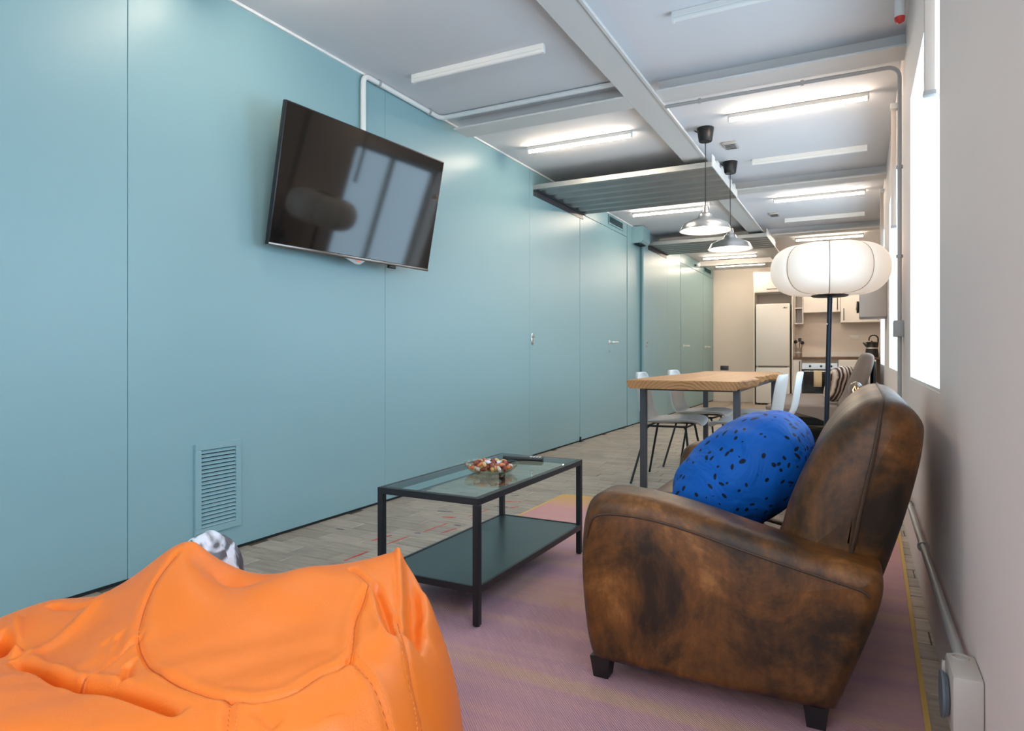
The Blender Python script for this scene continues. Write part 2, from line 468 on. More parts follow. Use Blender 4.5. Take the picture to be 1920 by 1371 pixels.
def pillow_mat():
    m = bpy.data.materials.new('blue_sprinkle_fabric'); m.use_nodes = True
    N = NT(m); b = m.node_tree.nodes['Principled BSDF']
    tc = N.n('ShaderNodeTexCoord')
    vo = N.n('ShaderNodeTexVoronoi'); vo.inputs['Scale'].default_value = 30; vo.inputs['Randomness'].default_value = 0.75
    N.l(tc.outputs['Object'], vo.inputs['Vector'])
    # short dash in each cell: distance to the cell point along a random axis, squeezed
    sub = N.n('ShaderNodeVectorMath', operation='SUBTRACT'); sc = N.n('ShaderNodeVectorMath', operation='SCALE'); sc.inputs['Scale'].default_value = 30.0
    N.l(tc.outputs['Object'], sc.inputs[0])
    sc2 = N.n('ShaderNodeVectorMath', operation='SCALE'); sc2.inputs['Scale'].default_value = 30.0
    N.l(vo.outputs['Position'], sc2.inputs[0]); N.l(sc.outputs[0], sub.inputs[0]); N.l(sc2.outputs[0], sub.inputs[1])
    ro = N.n('ShaderNodeVectorRotate', rotation_type='EULER_XYZ')
    rs = N.n('ShaderNodeVectorMath', operation='SCALE'); rs.inputs['Scale'].default_value = 6.28
    N.l(vo.outputs['Color'], rs.inputs[0]); N.l(sub.outputs[0], ro.inputs['Vector']); N.l(rs.outputs[0], ro.inputs['Rotation'])
    sq = N.n('ShaderNodeVectorMath', operation='MULTIPLY'); sq.inputs[1].default_value = (1.0, 3.0, 2.0)
    N.l(ro.outputs[0], sq.inputs[0])
    ln = N.n('ShaderNodeVectorMath', operation='LENGTH'); N.l(sq.outputs[0], ln.inputs[0])
    r = ramp(N, [(0.44, (1, 1, 1, 1)), (0.48, (0, 0, 0, 1))]); N.l(ln.outputs['Value'], r.inputs[0])
    mx = N.n('ShaderNodeMix', data_type='RGBA'); mx.inputs[6].default_value = lin(8, 92, 182); mx.inputs[7].default_value = lin(14, 26, 48)
    N.l(r.outputs[0], mx.inputs[0]); N.l(mx.outputs[2], b.inputs['Base Color'])
    b.inputs['Roughness'].default_value = 0.65; b.inputs['Specular IOR Level'].default_value = 0.25
    nz = N.n('ShaderNodeTexNoise'); nz.inputs['Scale'].default_value = 7.0; nz.inputs['Detail'].default_value = 3; nz.inputs['Distortion'].default_value = 0.8
    mp = N.n('ShaderNodeMapping'); mp.inputs['Scale'].default_value = (1.0, 0.45, 1.0); N.l(tc.outputs['Object'], mp.inputs[0]); N.l(mp.outputs[0], nz.inputs['Vector'])
    bp = N.n('ShaderNodeBump'); bp.inputs['Strength'].default_value = 0.9; bp.inputs['Distance'].default_value = 0.03
    N.l(nz.outputs['Fac'], bp.inputs['Height']); N.l(bp.outputs['Normal'], b.inputs['Normal'])
    return m
M['pillow'] = pillow_mat()

def stripe_mat(name, a, bcol, scale, axis='Y', dist=0.0):
    m = bpy.data.materials.new(name); m.use_nodes = True
    N = NT(m); b = m.node_tree.nodes['Principled BSDF']
    tc = N.n('ShaderNodeTexCoord')
    w = N.n('ShaderNodeTexWave', bands_direction=axis); w.inputs['Scale'].default_value = scale; w.inputs['Distortion'].default_value = dist; w.inputs['Detail Scale'].default_value = 1.0
    N.l(tc.outputs['Object'], w.inputs['Vector'])
    r = ramp(N, [(0.42, a), (0.50, bcol)]); N.l(w.outputs['Fac'], r.inputs[0]); N.l(r.outputs[0], b.inputs['Base Color'])
    b.inputs['Roughness'].default_value = 0.9; b.inputs['Specular IOR Level'].default_value = 0.1
    return m
M['striped_rug'] = stripe_mat('black_cream_stripes', lin(30, 30, 32), lin(150, 142, 128), 2.6, 'Y')

# ================================================================== SETTING
# ---- floor: slab and single tiles
fl = struct(MB().box(XL - .15, XRF + .3, YF - .2, YB + .12, -0.12, -0.004).build('floor', M['grout'], smooth=False), 'grey beige tiled floor with dark joints')
TX, TY, G = 0.245, 0.122, 0.0035
tile_mesh = {}
def tile_mb(x0, x1, y0, y1, zt):
    b = .0022
    return ([(x0, y0, -.012), (x1, y0, -.012), (x1, y1, -.012), (x0, y1, -.012),
             (x0, y0, zt - b), (x1, y0, zt - b), (x1, y1, zt - b), (x0, y1, zt - b),
             (x0 + b, y0 + b, zt), (x1 - b, y0 + b, zt), (x1 - b, y1 - b, zt), (x0 + b, y1 - b, zt)],
            [(0, 1, 5, 4), (1, 2, 6, 5), (2, 3, 7, 6), (3, 0, 4, 7), (4, 5, 9, 8), (5, 6, 10, 9), (6, 7, 11, 10), (7, 4, 8, 11), (8, 9, 10, 11)])
S, C = math.sin(YAW), math.cos(YAW)
tiles = []
JN = 33
ny = int((YB - 0.6) / TY)
for j in range(-JN, ny):
    y0 = 0.6 + j * TY
    off = (0.5 if j % 2 else 0.0) * TX + 0.03 * math.sin(j * 2.1)
    x = XL - off
    while x < XRF:
        x0, x1 = max(x + G / 2, XL), min(x + TX - G / 2, XRF)
        if x1 - x0 > .02:
            xm, ym = (x0 + x1) / 2, y0 + TY / 2
            d = -xm * S + ym * C
            u = 960 + F_PX * (xm * C + ym * S) / max(d, .1)
            v = HZ + F_PX * CAM_H / max(d, .1)
            under_rug = xm > -1.74 and ym < 4.1
            bag = v > 1062 and u < 880
            loveseat = u > 1085 and v > 930
            view = (not under_rug) and 0 < u < 1560 and v < 1340 and d > 0 and not bag and not loveseat and not (u < 330)
            tiles.append((d if view else 99 + d, x0, x1, y0 + G / 2, y0 + TY - G / 2))
        x += TX
tiles.sort()
near, rest = tiles[:300], tiles[300:]
for d, x0, x1, y0, y1 in near:
    w = round(x1 - x0, 4)
    if w not in tile_mesh:
        o = MB().add(*tile_mb(-w / 2, w / 2, -(y1 - y0) / 2, (y1 - y0) / 2, 0.0)).build('tile', M['tile'], fl, smooth=False)
        tile_mesh[w] = o.data
    else:
        o = bpy.data.objects.new('tile', tile_mesh[w]); COL.objects.link(o); attach(o, fl)
    o.location = ((x0 + x1) / 2, (y0 + y1) / 2, random.uniform(-.0012, 0.0))
mb = MB()
for d, x0, x1, y0, y1 in rest:
    mb.add(*tile_mb(x0, x1, y0, y1, random.uniform(-.001, 0.0)))
mb.build('tile_field', M['tile'], fl, smooth=False)['kind'] = 'stuff'
# paint marks left on the tiles
def mark(x, y, L, w, rot, m):
    rng = random.Random(int((x * 91 + y * 37) * 100))
    top = []; n = 9
    for k in range(n + 1):
        t = k / n - .5
        top.append((t * L, w * (0.5 + .5 * rng.random()) * (1 - abs(t) * 1.2)))
    poly = top + [(a, -b * (0.5 + rng.random() * .5)) for a, b in reversed(top)]
    cr, sr = math.cos(rot), math.sin(rot)
    MB().prism([(x + a * cr - b * sr, y + a * sr + b * cr) for a, b in poly], -.001, .0009).build('paint_mark', m, fl, smooth=False)
for a in ((-2.10, 2.42, .16, .008, 1.55, 'red'), (-2.09, 2.72, .18, .007, 1.5, 'red'), (-2.19, 2.72, .13, .011, 1.35, 'red'), (-2.06, 3.02, .22, .006, 1.5, 'red'),
          (-2.02, 3.42, .22, .005, 1.5, 'red'), (-2.12, 3.25, .08, .010, .3, 'red'), (-1.96, 3.0, .12, .006, 1.4, 'red'), (-2.0, 3.78, .14, .008, .5, 'red'), (-2.2, 4.0, .16, .007, .6, 'red'), (-1.9, 3.65, .07, .008, 1.1, 'red'),
          (-2.08, 2.88, .035, .009, .4, 'navy'), (-1.98, 3.12, .04, .008, .2, 'navy'), (-2.5, 2.75, .05, .007, .2, 'navy'), (-2.22, 3.36, .10, .006, .2, 'navy'), (-1.98, 3.62, .09, .005, .3, 'navy'), (-2.3, 4.25, .13, .006, .2, 'navy'), (-2.05, 3.95, .06, .007, .6, 'navy')):
    mark(*a[:5], M[a[5]])

# ---- ceiling
struct(MB().box(XL - .15, XRF + .3, YF - .2, YB + .12, H, H + .12).build('ceiling', M['ceiling'], smooth=False), 'pale grey flat ceiling')
# ---- teal wall of large panels, with doors
wl = struct(MB().box(XL - .15, XL - .022, YF, YL2, -.1, H).box(XL - .15, XL2 - .022, YL2, YB, -.1, H).build('wall_left', M['seam'], smooth=False), 'long teal panelled wall')
def panel(y0, y1, z0=.012, z1=H - .004, x=XL, parent=None, name='panel', g=.0012, m=None):
    return MB().box(x - .022, x, y0 + g, y1 - g, z0, z1, .0015).build(name, m or M['teal'], parent or wl, smooth=False)
struct(MB().box(XL - .021, XL - .006, YF, YL2, 0, .0115).box(XL2 - .021, XL2 - .006, YL2, YB, 0, .0115).build('gap_shadow_left', M['teal_dark'], smooth=False), 'dark strip as painted gap shadow under the teal panels')  # dark colour stands in for the shadow in the gap at the floor
for y0, y1 in ((-3.48, -1.68), (-1.68, .01), (.01, 1.70), (1.70, 3.393), (3.393, 5.503)):
    panel(y0, y1)
panel(5.503, 6.745)
panel(6.745, 8.40, 2.50, H - .004)
panel(8.43, YL2)
MB().box(XL2 - .022, XL2, YL2, YL2 + .01, .012, H - .004).build('panel', M['teal'], wl, smooth=False)
panel(YL2 + .01, 10.27, x=XL2); panel(10.27, 11.12, x=XL2)
panel(11.14, 12.93, 2.50, H - .004, x=XL2); panel(12.94, YB, 2.50, H - .004, x=XL2)
def lever(x, y, z, par, sgn=1, name='door_handle'):
    r = MB().lathe([(0, 0), (.026, 0), (.026, .008), (.012, .012), (.011, .05), (0, .05)], (x, y, z), 16, 'x')
    r.tube([(x + .045, y - .008 * sgn, z), (x + .066, y + .004 * sgn, z), (x + .07, y + .05 * sgn, z), (x + .068, y + .135 * sgn, z + .002)], [.012, .012, .012, .011], 10)
    return r.build(name, M['satin'], par)
def door(n, y0, y1, x, label, hy, sgn):
    d = struct(MB().box(x - .022, x + .002, y0 + .004, y1 - .004, .014, 2.494, .003).build('door_%d' % n, M['teal'], smooth=False), label)
    lever(x + .002, hy, 1.10, d, sgn)
    MB().lathe([(0, 0), (.016, 0), (.016, .005), (0, .006)], (x + .002, hy, .99), 12, 'x').build('keyhole_cover', M['chrome'], d)
    MB().box(x, x + .012, y0 - .004, y0 + .05, .0, .012).box(x, x + .012, y0 - .004, y0 + .018, .0, .05).build('floor_guide', M['black_plastic'], d, smooth=False)
    return d
door(1, 6.745, 8.40, XL, 'wide teal door with chrome lever and vent above, nearer one', 7.70, 1)
door(2, 11.14, 12.93, XL2, 'wide teal door with chrome lever near its left edge', 11.33, 1)
door(3, 12.94, 13.94, XL2, 'teal door in the corner beside the kitchen wall', 13.13, 1)
MB().box(XL, XL + .006, 5.535, 5.575, 1.04, 1.15, .002).tube([(XL, 5.555, 1.12), (XL + .03, 5.555, 1.12)], .011, 12).tube([(XL, 5.555, 1.065), (XL + .016, 5.555, 1.065)], .008, 10).build('lock_plate', M['chrome'], wl)
MB().box(XL2, XL2 + .006, 9.10, 9.14, 1.05, 1.15, .002).tube([(XL2, 9.12, 1.12), (XL2 + .03, 9.12, 1.12)], .011, 12).build('lock_plate', M['chrome'], wl)

def grille(name, label, y0, y1, z0, z1, x, n, slat_tilt, border, parent=None):
    g = thing(name, label, 'vent', (x, (y0 + y1) / 2, z0))
    MB().box(x, x + .014, y0, y1, z0, z0 + border, .002).box(x, x + .014, y0, y1, z1 - border, z1, .002).box(x, x + .014, y0, y0 + border, z0 + border, z1 - border, .002).box(x, x + .014, y1 - border, y1, z0 + border, z1 - border, .002).build('frame', M['teal'], g, smooth=False)
    MB().box(x + .0005, x + .002, y0 + border, y1 - border, z0 + border, z1 - border).build('dark_opening', M['teal_dark'], g, smooth=False)
    hs = (z1 - z0 - 2 * border) / n
    src = None
    for k in range(n):
        zc = z0 + border + (k + .5) * hs
        if src is None:
            a, t = hs * .33, .001
            src = MB().add([(x + .003, y0 + border, zc + a), (x + .003, y1 - border, zc + a), (x + .014, y1 - border, zc - a), (x + .014, y0 + border, zc - a),
                            (x + .003, y0 + border, zc + a - .002), (x + .003, y1 - border, zc + a - .002), (x + .012, y1 - border, zc - a), (x + .012, y0 + border, zc - a)],
                           [(0, 1, 2, 3), (4, 7, 6, 5), (0, 4, 5, 1), (3, 2, 6, 7), (0, 3, 7, 4), (1, 5, 6, 2)]).build('slat', M['teal'], g, smooth=False)
            z_first = zc
        else:
            o = src.copy(); COL.objects.link(o); o.location.z += zc - z_first
    return g
grille('wall_vent', 'tall teal louvred vent low on the wall behind the orange bean bag', 2.01, 2.262, .112, .535, XL, 20, .6, .030)
grille('wall_vent', 'small slotted vent above the nearer teal door', 7.66, 8.22, 2.545, 2.655, XL, 5, .6, .016)
grille('wall_vent', 'small slotted vent above the teal corner door', 12.99, 13.66, 2.545, 2.655, XL2, 5, .6, .016)
# ---- other walls
wb = struct(MB().box(XL - .15, XRF + .3, YB, YB + .12, -.1, H).build('wall_back', M['cream_paint'], smooth=False), 'cream kitchen wall')
FX0, FX1, FZ0, FZ1 = -2.2, -.05, .75, 2.38
struct(MB().box(XL - .15, FX0, YF - .2, YF, -.1, H).box(FX1, XRF + .3, YF - .2, YF, -.1, H).box(FX0, FX1, YF - .2, YF, -.1, FZ0).box(FX0, FX1, YF - .2, YF, FZ1, H).build('wall_front', M['white_paint'], smooth=False), 'white wall behind the viewer')
w = sroot('window_6', 'wide unseen window added behind the viewer for foreground daylight', ((FX0 + FX1) / 2, YF, FZ0))  # added window, out of view, to give the foreground more daylight
xm_ = (FX0 + FX1) / 2
MB().box(FX0, FX0 + .05, YF - .16, YF - .11, FZ0, FZ1, .004).box(FX1 - .05, FX1, YF - .16, YF - .11, FZ0, FZ1, .004).box(FX0 + .05, FX1 - .05, YF - .16, YF - .11, FZ0, FZ0 + .05, .004).box(FX0 + .05, FX1 - .05, YF - .16, YF - .11, FZ1 - .05, FZ1, .004).box(xm_ - .03, xm_ + .03, YF - .16, YF - .11, FZ0 + .05, FZ1 - .05, .004).build('window_frame', M['white_plastic'], w, smooth=False)
for s0, s1 in ((FX0 + .05, xm_ - .03), (xm_ + .03, FX1 - .05)):
    MB().box(s0, s1, YF - .14, YF - .134, FZ0 + .05, FZ1 - .05).build('pane', M['pane'], w, smooth=False)
pl = bpy.data.lights.new('window_daylight', 'AREA'); pl.shape = 'RECTANGLE'; pl.size = FX1 - FX0; pl.size_y = FZ1 - FZ0; pl.cycles.is_portal = True
po = bpy.data.objects.new('window_daylight', pl); COL.objects.link(po); po.location = (xm_, YF - .21, (FZ0 + FZ1) / 2); po.rotation_euler = (PI / 2, 0, 0)
mb = MB(); T = .26
ys = [YF] + [q for w in WIN for q in w] + [YSTEP]
for k in range(0, len(ys), 2):
    mb.box(XR, XR + T, ys[k], ys[k + 1], -.1, H)
for a, b in WIN:
    mb.box(XR, XR + T, a, b, -.1, ZS).box(XR, XR + T, a, b, ZT, H)
mb.box(XRF, XRF + .1, YSTEP, YB, -.1, H)
struct(mb.build('wall_right', M['white_paint'], smooth=False), 'white window wall')
for k, (a, b) in enumerate(WIN):
    w = sroot('window_%d' % (k + 1), 'bright recessed window with white frame', (XR + T, (a + b) / 2, ZS))
    x0, x1, q = XR + T - .07, XR + T - .02, .05
    ym = (a + b) / 2
    MB().box(x0, x1, a, a + q, ZS, ZT, .004).box(x0, x1, b - q, b, ZS, ZT, .004).box(x0, x1, a + q, b - q, ZS, ZS + q, .004).box(x0, x1, a + q, b - q, ZT - q, ZT, .004).box(x0, x1, ym - .03, ym + .03, ZS + q, ZT - q, .004).build('window_frame', M['white_plastic'], w, smooth=False)
    for s0, s1 in ((a + q, ym - .03), (ym + .03, b - q)):
        MB().box(x0 + .02, x0 + .026, s0, s1, ZS + q, ZT - q).build('pane', M['pane'], w, smooth=False)
    MB().box(XR + .002, x0, a + .001, b - .001, ZS - .0, ZS + .012).build('window_sill', M['white_plastic'], w, smooth=False)
    pl = bpy.data.lights.new('window_daylight', 'AREA'); pl.shape = 'RECTANGLE'; pl.size = ZT - ZS; pl.size_y = b - a
    pl.cycles.is_portal = True
    po = bpy.data.objects.new('window_daylight', pl); COL.objects.link(po)
    po.location = (XR + T + .01, ym, (ZS + ZT) / 2); po.rotation_euler = (0, PI / 2, 0)
for a, lab in ((2.50, 'beige vertical rail hanging in front of the nearest window'), (5.0, 'beige vertical rail at the second window, beside the grey conduit'), (7.52, 'beige vertical rail at the farthest window')):
    r = thing('blind_rail', lab, 'blind rail', (XR - .02, a, 1.78), 'rails beside the windows')
    MB().box(XR - .035, XR - .005, a - .012, a + .012, 1.79, 2.56, .003).build('rail', mat('beige_rail', lin(206, 194, 184), .6), r)
    MB().box(XR - .038, XR - .002, a - .015, a + .015, 1.78, 1.795, .003).build('end_cap', M['grey_plastic'], r)
    MB().box(XR - .04, XR, a - .03, a + .03, 2.555, 2.59, .003).build('bracket', M['white_plastic'], r)

# ---- steel beams
def ibeam(n, x0, x1, y0, y1, along, label):
    zb, t, wt = 2.58, .012, .014
    mb = MB()
    if along == 'y':
        xm = (x0 + x1) / 2
        mb.box(x0, x1, y0, y1, zb, zb + t).box(xm - wt / 2, xm + wt / 2, y0, y1, zb + t, H)
        mb.box(x1 - .012, x1 + .003, y0, y1, zb - .010, zb)
    else:
        ym = (y0 + y1) / 2
        mb.box(x0, x1, y0, y1, zb + .0005, zb + t).box(x0, x1, ym - wt / 2, ym + wt / 2, zb + t, H)
    return struct(mb.build('trim_%d' % n, M['beam'], smooth=False), label)
ibeam(1, -1.315, -1.126, YF, YB, 'y', 'long white steel ceiling beam running down the room')
k = 2
for y in (-1.5, 1.25, 4.05, 6.85, 9.65, 12.42):
    ibeam(k, XL + .10 if y < 8 else XL2 + .02, -1.316, y, y + .2, 'x', 'white steel cross beam beside the teal wall'); k += 1
    ibeam(k, -1.125, XR if y < 8 else XRF, y, y + .2, 'x', 'white steel cross beam on the window side'); k += 1
struct(MB().box(XL, XL + .012, YF, YL2, H - .014, H).build('trim_%d' % k, M['white_plastic'], smooth=False), 'thin white strip along the teal wall top')

# ---- corrugated steel sheets under the ceiling
def sheet(y0, y1, x0, label):
    r = thing('corrugated_sheet', label, 'metal sheet', (x0, (y0 + y1) / 2, 2.47), 'corrugated sheets under the ceiling')
    n = 6; p = (y1 - y0) / n; prof = []
    for k in range(n):
        b = y0 + k * p
        prof += [(b, 2.50), (b + p * .30, 2.50), (b + p * .40, 2.56), (b + p * .62, 2.56), (b + p * .94, 2.50)]
    prof.append((y1, 2.50))
    t = .003
    poly = prof + [(a, z - t) for a, z in reversed(prof)]
    top = MB(); m = len(prof); vs = []
    for x in (x0, -1.075):
        vs += [(x, a, z) for a, z in prof] + [(x, a, z - t) for a, z in prof]
    fs = []
    for i in range(m - 1):
        fs += [(i, i + 1, 2 * m + i + 1, 2 * m + i), (m + i, 3 * m + i, 3 * m + i + 1, m + i + 1), (i, m + i, m + i + 1, i + 1), (2 * m + i, 2 * m + i + 1, 3 * m + i + 1, 3 * m + i)]
    fs += [(0, 2 * m, 3 * m, m), (m - 1, 2 * m - 1, 4 * m - 1, 3 * m - 1)]
    MB().add(vs, fs).build('corrugated_panel', M['galv'], r, smooth=False)
    MB().box(x0, -1.075, y0 - .004, y0 + .0, 2.495, 2.54).build('front_lip', M['galv'], r, smooth=False)
    MB().box(x0, x0 + .04, y0, y1, 2.488, 2.495).box(x0, x0 + .005, y0, y1, 2.44, 2.495).build('wall_angle', M['grey_metal'], r, smooth=False)
    zz = [(-1.075, y0, 2.47)]
    poly = []
    for k in range(n):
        b = y0 + k * p
        poly += [(b, 2.60), (b + p * .5, 2.60), (b + p * .5, 2.575), (b + p, 2.575)]
    MB().prism([(y0, 2.50)] + poly + [(y1, 2.50)], -1.074, -1.068, 'x').build('end_plate', M['white_plastic'], r, smooth=False)
sheet(5.58, 6.83, XL + .002, 'corrugated galvanised steel sheet under the ceiling, nearer one')
sheet(9.20, 10.20, XL2 + .002, 'corrugated galvanised steel sheet farther down the room')
# teal duct cover in the corner above
o = thing('duct_cover', 'small teal box cover high on the wall beside the second sheet', 'duct cover', (XL2 + .06, 8.8, 2.43))
MB().prism([(XL + .001, 2.45), (XL + .12, 2.45), (XL + .15, 2.48), (XL + .15, H - .01), (XL + .001, H - .01)], 8.62, 8.96, 'y').build('cover', M['teal'], o, smooth=False)
MB().box(XL + .02, XL + .1, 8.66, 8.9, 2.435, 2.45).build('outlet', M['teal_dark'], o, smooth=False)

# ---- light fixtures
def fixture(x0, x1, y, lit, label):
    r = thing('tube_light', label, 'ceiling light', ((x0 + x1) / 2, y, H), 'lit ceiling tubes' if lit else 'unlit ceiling tubes')
    MB().box(x0, x1, y - .0155, y + .0155, H - .030, H, .003).build('housing', M['white_plastic'], r, smooth=False)
    for xe in (x0, x1 - .014):
        MB().box(xe, xe + .014, y - .015, y + .015, H - .052, H - .029, .003).build('end_cap', M['white_plastic'], r, smooth=False)
    MB().tube([(x0 + .014, y, H - .037), (x1 - .014, y, H - .037)], .0145, 14).build('tube', M['tube_on'] if lit else M['white_plastic'], r)
LX, RX = (-2.45, -1.55), (-.84, .06)
for y, sides in ((-2.2, (('L', 1), ('R', 1))), (-.7, (('L', 0), ('R', 1))), (2.05, (('L', 1), ('R', 0))), (3.34, (('L', 0), ('R', 0))), (4.95, (('L', 1), ('R', 1))), (6.19, (('R', 0),)), (7.82, (('L', 1), ('R', 1))), (9.07, (('R', 0),)), (10.65, (('L', 1), ('R', 1))), (11.95, (('L', 1), ('R', 1))), (13.1, (('L', 1), ('R', 1)))):
    for sd, on in sides:
        where = {-2.2: 'well behind the viewer', -.7: 'just behind the viewer', 2.05: 'above the orange bean bag', 3.34: 'before the first cross beam', 4.95: 'just past the first cross beam', 6.19: 'above the dining table', 7.82: 'just past the second cross beam', 9.07: 'before the third cross beam', 10.65: 'just past the third cross beam', 11.95: 'before the last cross beam', 13.1: 'added out of view to brighten the kitchen wall'}[y]  # last pair by the kitchen is unseen, added to brighten that wall
        fixture(*(LX if sd == 'L' else RX), y, on, ('lit warm ' if on else 'unlit white ') + 'tube light ' + where + (', teal wall side' if sd == 'L' else ', window side'))
for x, y, lab in ((-.935, 5.65, 'small grey ceiling detector beside the nearer pendant lamp'), (-.92, 8.69, 'small grey ceiling detector farther toward the kitchen')):
    r = thing('ceiling_detector', lab, 'detector', (x, y, H), 'grey detectors on the ceiling')
    MB().box(x - .055, x + .055, y - .085, y + .085, H - .022, H, .006).build('body', M['grey_plastic'], r)
    for q in range(4):
        MB().box(x - .04, x + .04, y - .06 + q * .035, y - .05 + q * .035, H - .0245, H - .021).build('slot', M['black_plastic'], r, smooth=False)

# ---- conduits
def clips(pts, par, r):
    for p, ax in pts:
        MB().lathe([(r + .001, -.008), (r + .006, -.008), (r + .006, .008), (r + .001, .008)], p, 14, ax, 'ring').build('clip', M['grey_plastic'], par)
cy, cz = 4.285, 2.566
o = thing('conduit', 'thin grey conduit crossing under the ceiling and dropping down the window wall', 'conduit', (XR - .02, cy, 0))
pts = [(-1.12, cy, cz)] + [(XR - .08, cy, cz)] + arc((XR - .08, cy, cz - .06), .06, PI / 2, 0, 6) + [(XR - .02, cy, .30)]
MB().tube(pts, .011, 10).build('pipe', M['grey_plastic'], o)
clips([((XR - .02, cy, 2.0), 'z'), ((XR - .02, cy, 1.5), 'z'), ((-.9, cy, cz), 'x'), ((-.3, cy, cz), 'x')], o, .011)
MB().box(XR - .05, XR, cy - .05, cy + .05, 1.05, 1.14, .005).build('junction_box', M['grey_plastic'], o)
o = thing('conduit', 'grey conduit running low along the window wall behind the brown loveseat', 'conduit', (XR - .02, 3, .27))
MB().tube([(XR - .02, 1.72, .27), (XR - .02, 4.27, .275)], .012, 12).build('pipe', M['grey_plastic'], o)
clips([((XR - .02, 2.75, .27), 'y'), ((XR - .02, 3.5, .272), 'y')], o, .012)
o = thing('wall_socket', 'beige surface mounted socket box low on the window wall in the foreground', 'socket', (XR, 1.7, .17))
bm_ = mat('beige_plastic', lin(190, 180, 172), .45)
MB().box(XR - .055, XR, 1.585, 1.715, .175, .305, .008).build('box', bm_, o)
MB().lathe([(0, 0), (.046, 0), (.046, .004), (.040, .012), (.022, .014), (0, .014)], (XR - .069, 1.645, .24), 24, 'x').build('plug', mat('grey_plug', lin(96, 104, 112), .5), o)
MB().lathe([(.014, 0), (.017, 0), (.017, .003), (.014, .003)], (XR - .03, 1.69, .305), 18, 'z', 'ring').build('knockout_ring', bm_, o)
MB().box(XR - .06, XR - .02, 1.715, 1.728, .20, .28, .003).build('cover', bm_, o)
o = thing('conduit', 'white conduit rising above the television and following the ceiling edge', 'conduit', (XL + .02, 3.16, 2.0))
xc = XL + .022
pts = [(xc, 3.155, 1.8), (xc, 3.155, H - .07)] + arc((xc, 3.205, H - .07), .05, PI, PI / 2, 5, 'yz') + [(xc, 3.95, H - .02)] + arc((xc + .05, 3.95, H - .02), .05, PI, PI / 2, 5, 'xy') + [(-1.33, 4.0, H - .02)]
MB().tube(pts, .017, 12).build('pipe', M['white_plastic'], o)
clips([((xc, 3.3, H - .02), 'y'), ((xc, 3.85, H - .02), 'y')], o, .017)
o = thing('sprinkler_pipe', 'white pipe stub with red end near the ceiling above the nearest window', 'pipe', (.17, 3.6, 2.52))
MB().tube([(.17, 3.62, H), (.17, 3.62, 2.545)], .022, 14).build('pipe', M['white_plastic'], o)
MB().tube([(.17, 3.62, 2.545), (.17, 3.62, 2.53), (.168, 3.61, 2.515)], [.023, .021, .006], 14).build('red_cap', M['red'], o)

# ================================================================== BROWN LOVESEAT
ls = thing('loveseat', 'worn brown leather loveseat with rounded arms against the window wall', 'sofa', (-.35, 2.47, 0))
arm_poly = [(-.694, .080), (-.712, .15), (-.726, .29), (-.726, .40), (-.716, .48), (-.692, .532), (-.64, .553), (-.52, .545), (-.395, .522), (-.258, .487), (-.1, .452), (.02, .432), (.05, .412), (.046, .34), (.0, .2), (-.045, .085), (-.06, .066), (-.10, .060), (-.37, .058), (-.62, .060), (-.675, .064)]
def arm_outline(n=4):
    P = catmull(arm_poly, n)
    return [(p.x, p.y) for p in P]
for y0, y1 in ((1.795, 1.985), (2.965, 3.155)):
    a = MB().puffy(arm_outline(), y0, y1, .045, 6, ry=.05).build('arm', M['leather'], ls)
    for yy in (y0, y1):
        sgn = -1 if yy == y0 else 1
        seam = [(-.700, yy, .42), (-.690, yy, .46), (-.665, yy, .488), (-.60, yy, .497), (-.5, yy, .492), (-.39, yy, .472), (-.26, yy, .440), (-.1, yy, .405), (-.0, yy, .384), (.022, yy, .37)]
        seam = [tuple(p) for p in catmull([(p[0], p[1] + sgn * .0005, p[2]) for p in seam], 5, False)]
        MB().tube(seam, .0035, 6).build('seam', M['leather_seam'], a)
back_poly = [(-.205, .40), (-.193, .47), (-.170, .555), (-.120, .670), (-.045, .780), (.032, .835), (.100, .826), (.145, .776), (.148, .72), (.134, .635), (.100, .50), (.050, .34), (.0, .20), (-.06, .10), (-.13, .22)]
bp = [(p.x, p.y) for p in catmull(back_poly, 4)]
bk = MB().puffy(bp, 1.93, 3.02, .075, 7, bulge=.012, ry=.10).build('backrest', M['leather'], ls)
def back_seam(y):
    # runs over the top of the back from front to rear near its end
    cx = .0
    return None
sm = catmull([(-.03, 1.917, .39), (-.012, 1.908, .47), (.012, 1.905, .60), (.034, 1.912, .705), (.05, 1.945, .798), (.058, 2.02, .835), (.06, 2.2, .8365), (.06, 2.475, .8365), (.06, 2.75, .8365), (.058, 2.93, .835), (.05, 3.005, .798), (.034, 3.038, .705), (.012, 3.045, .60), (-.012, 3.042, .47), (-.03, 3.033, .39)], 6, False)
MB().tube([tuple(p) for p in sm], .005, 8).build('seam', M['leather_seam'], bk)
MB().puffy([(p.x, p.y) for p in catmull([(-.66, .09), (-.70, .2), (-.69, .27), (-.62, .285), (-.3, .28), (-.1, .26), (-.05, .15), (-.1, .07), (-.4, .065)], 3)], 1.96, 2.99, .02).build('base', M['leather'], ls)
seat = [(p.x, p.y) for p in catmull([(-.70, .29), (-.735, .35), (-.72, .405), (-.66, .428), (-.45, .405), (-.25, .365), (-.13, .345), (-.12, .31), (-.2, .28), (-.45, .28)], 4)]
for y0, y1 in ((1.985, 2.474), (2.476, 2.965)):
    MB().puffy(seat, y0, y1, .035, 5, ry=.04).build('seat_cushion', M['leather'], ls)
for x, y in ((-.668, 1.85), (-.668, 3.10), (-.096, 1.85), (-.096, 3.10)):
    MB().loft([[(x + sx * .022, y + sy * .022, .008) for sx, sy in ((-1, -1), (1, -1), (1, 1), (-1, 1))], [(x + sx * .03, y + sy * .03, .07) for sx, sy in ((-1, -1), (1, -1), (1, 1), (-1, 1))]]).build('leg', M['black_plastic'], ls, smooth=False)

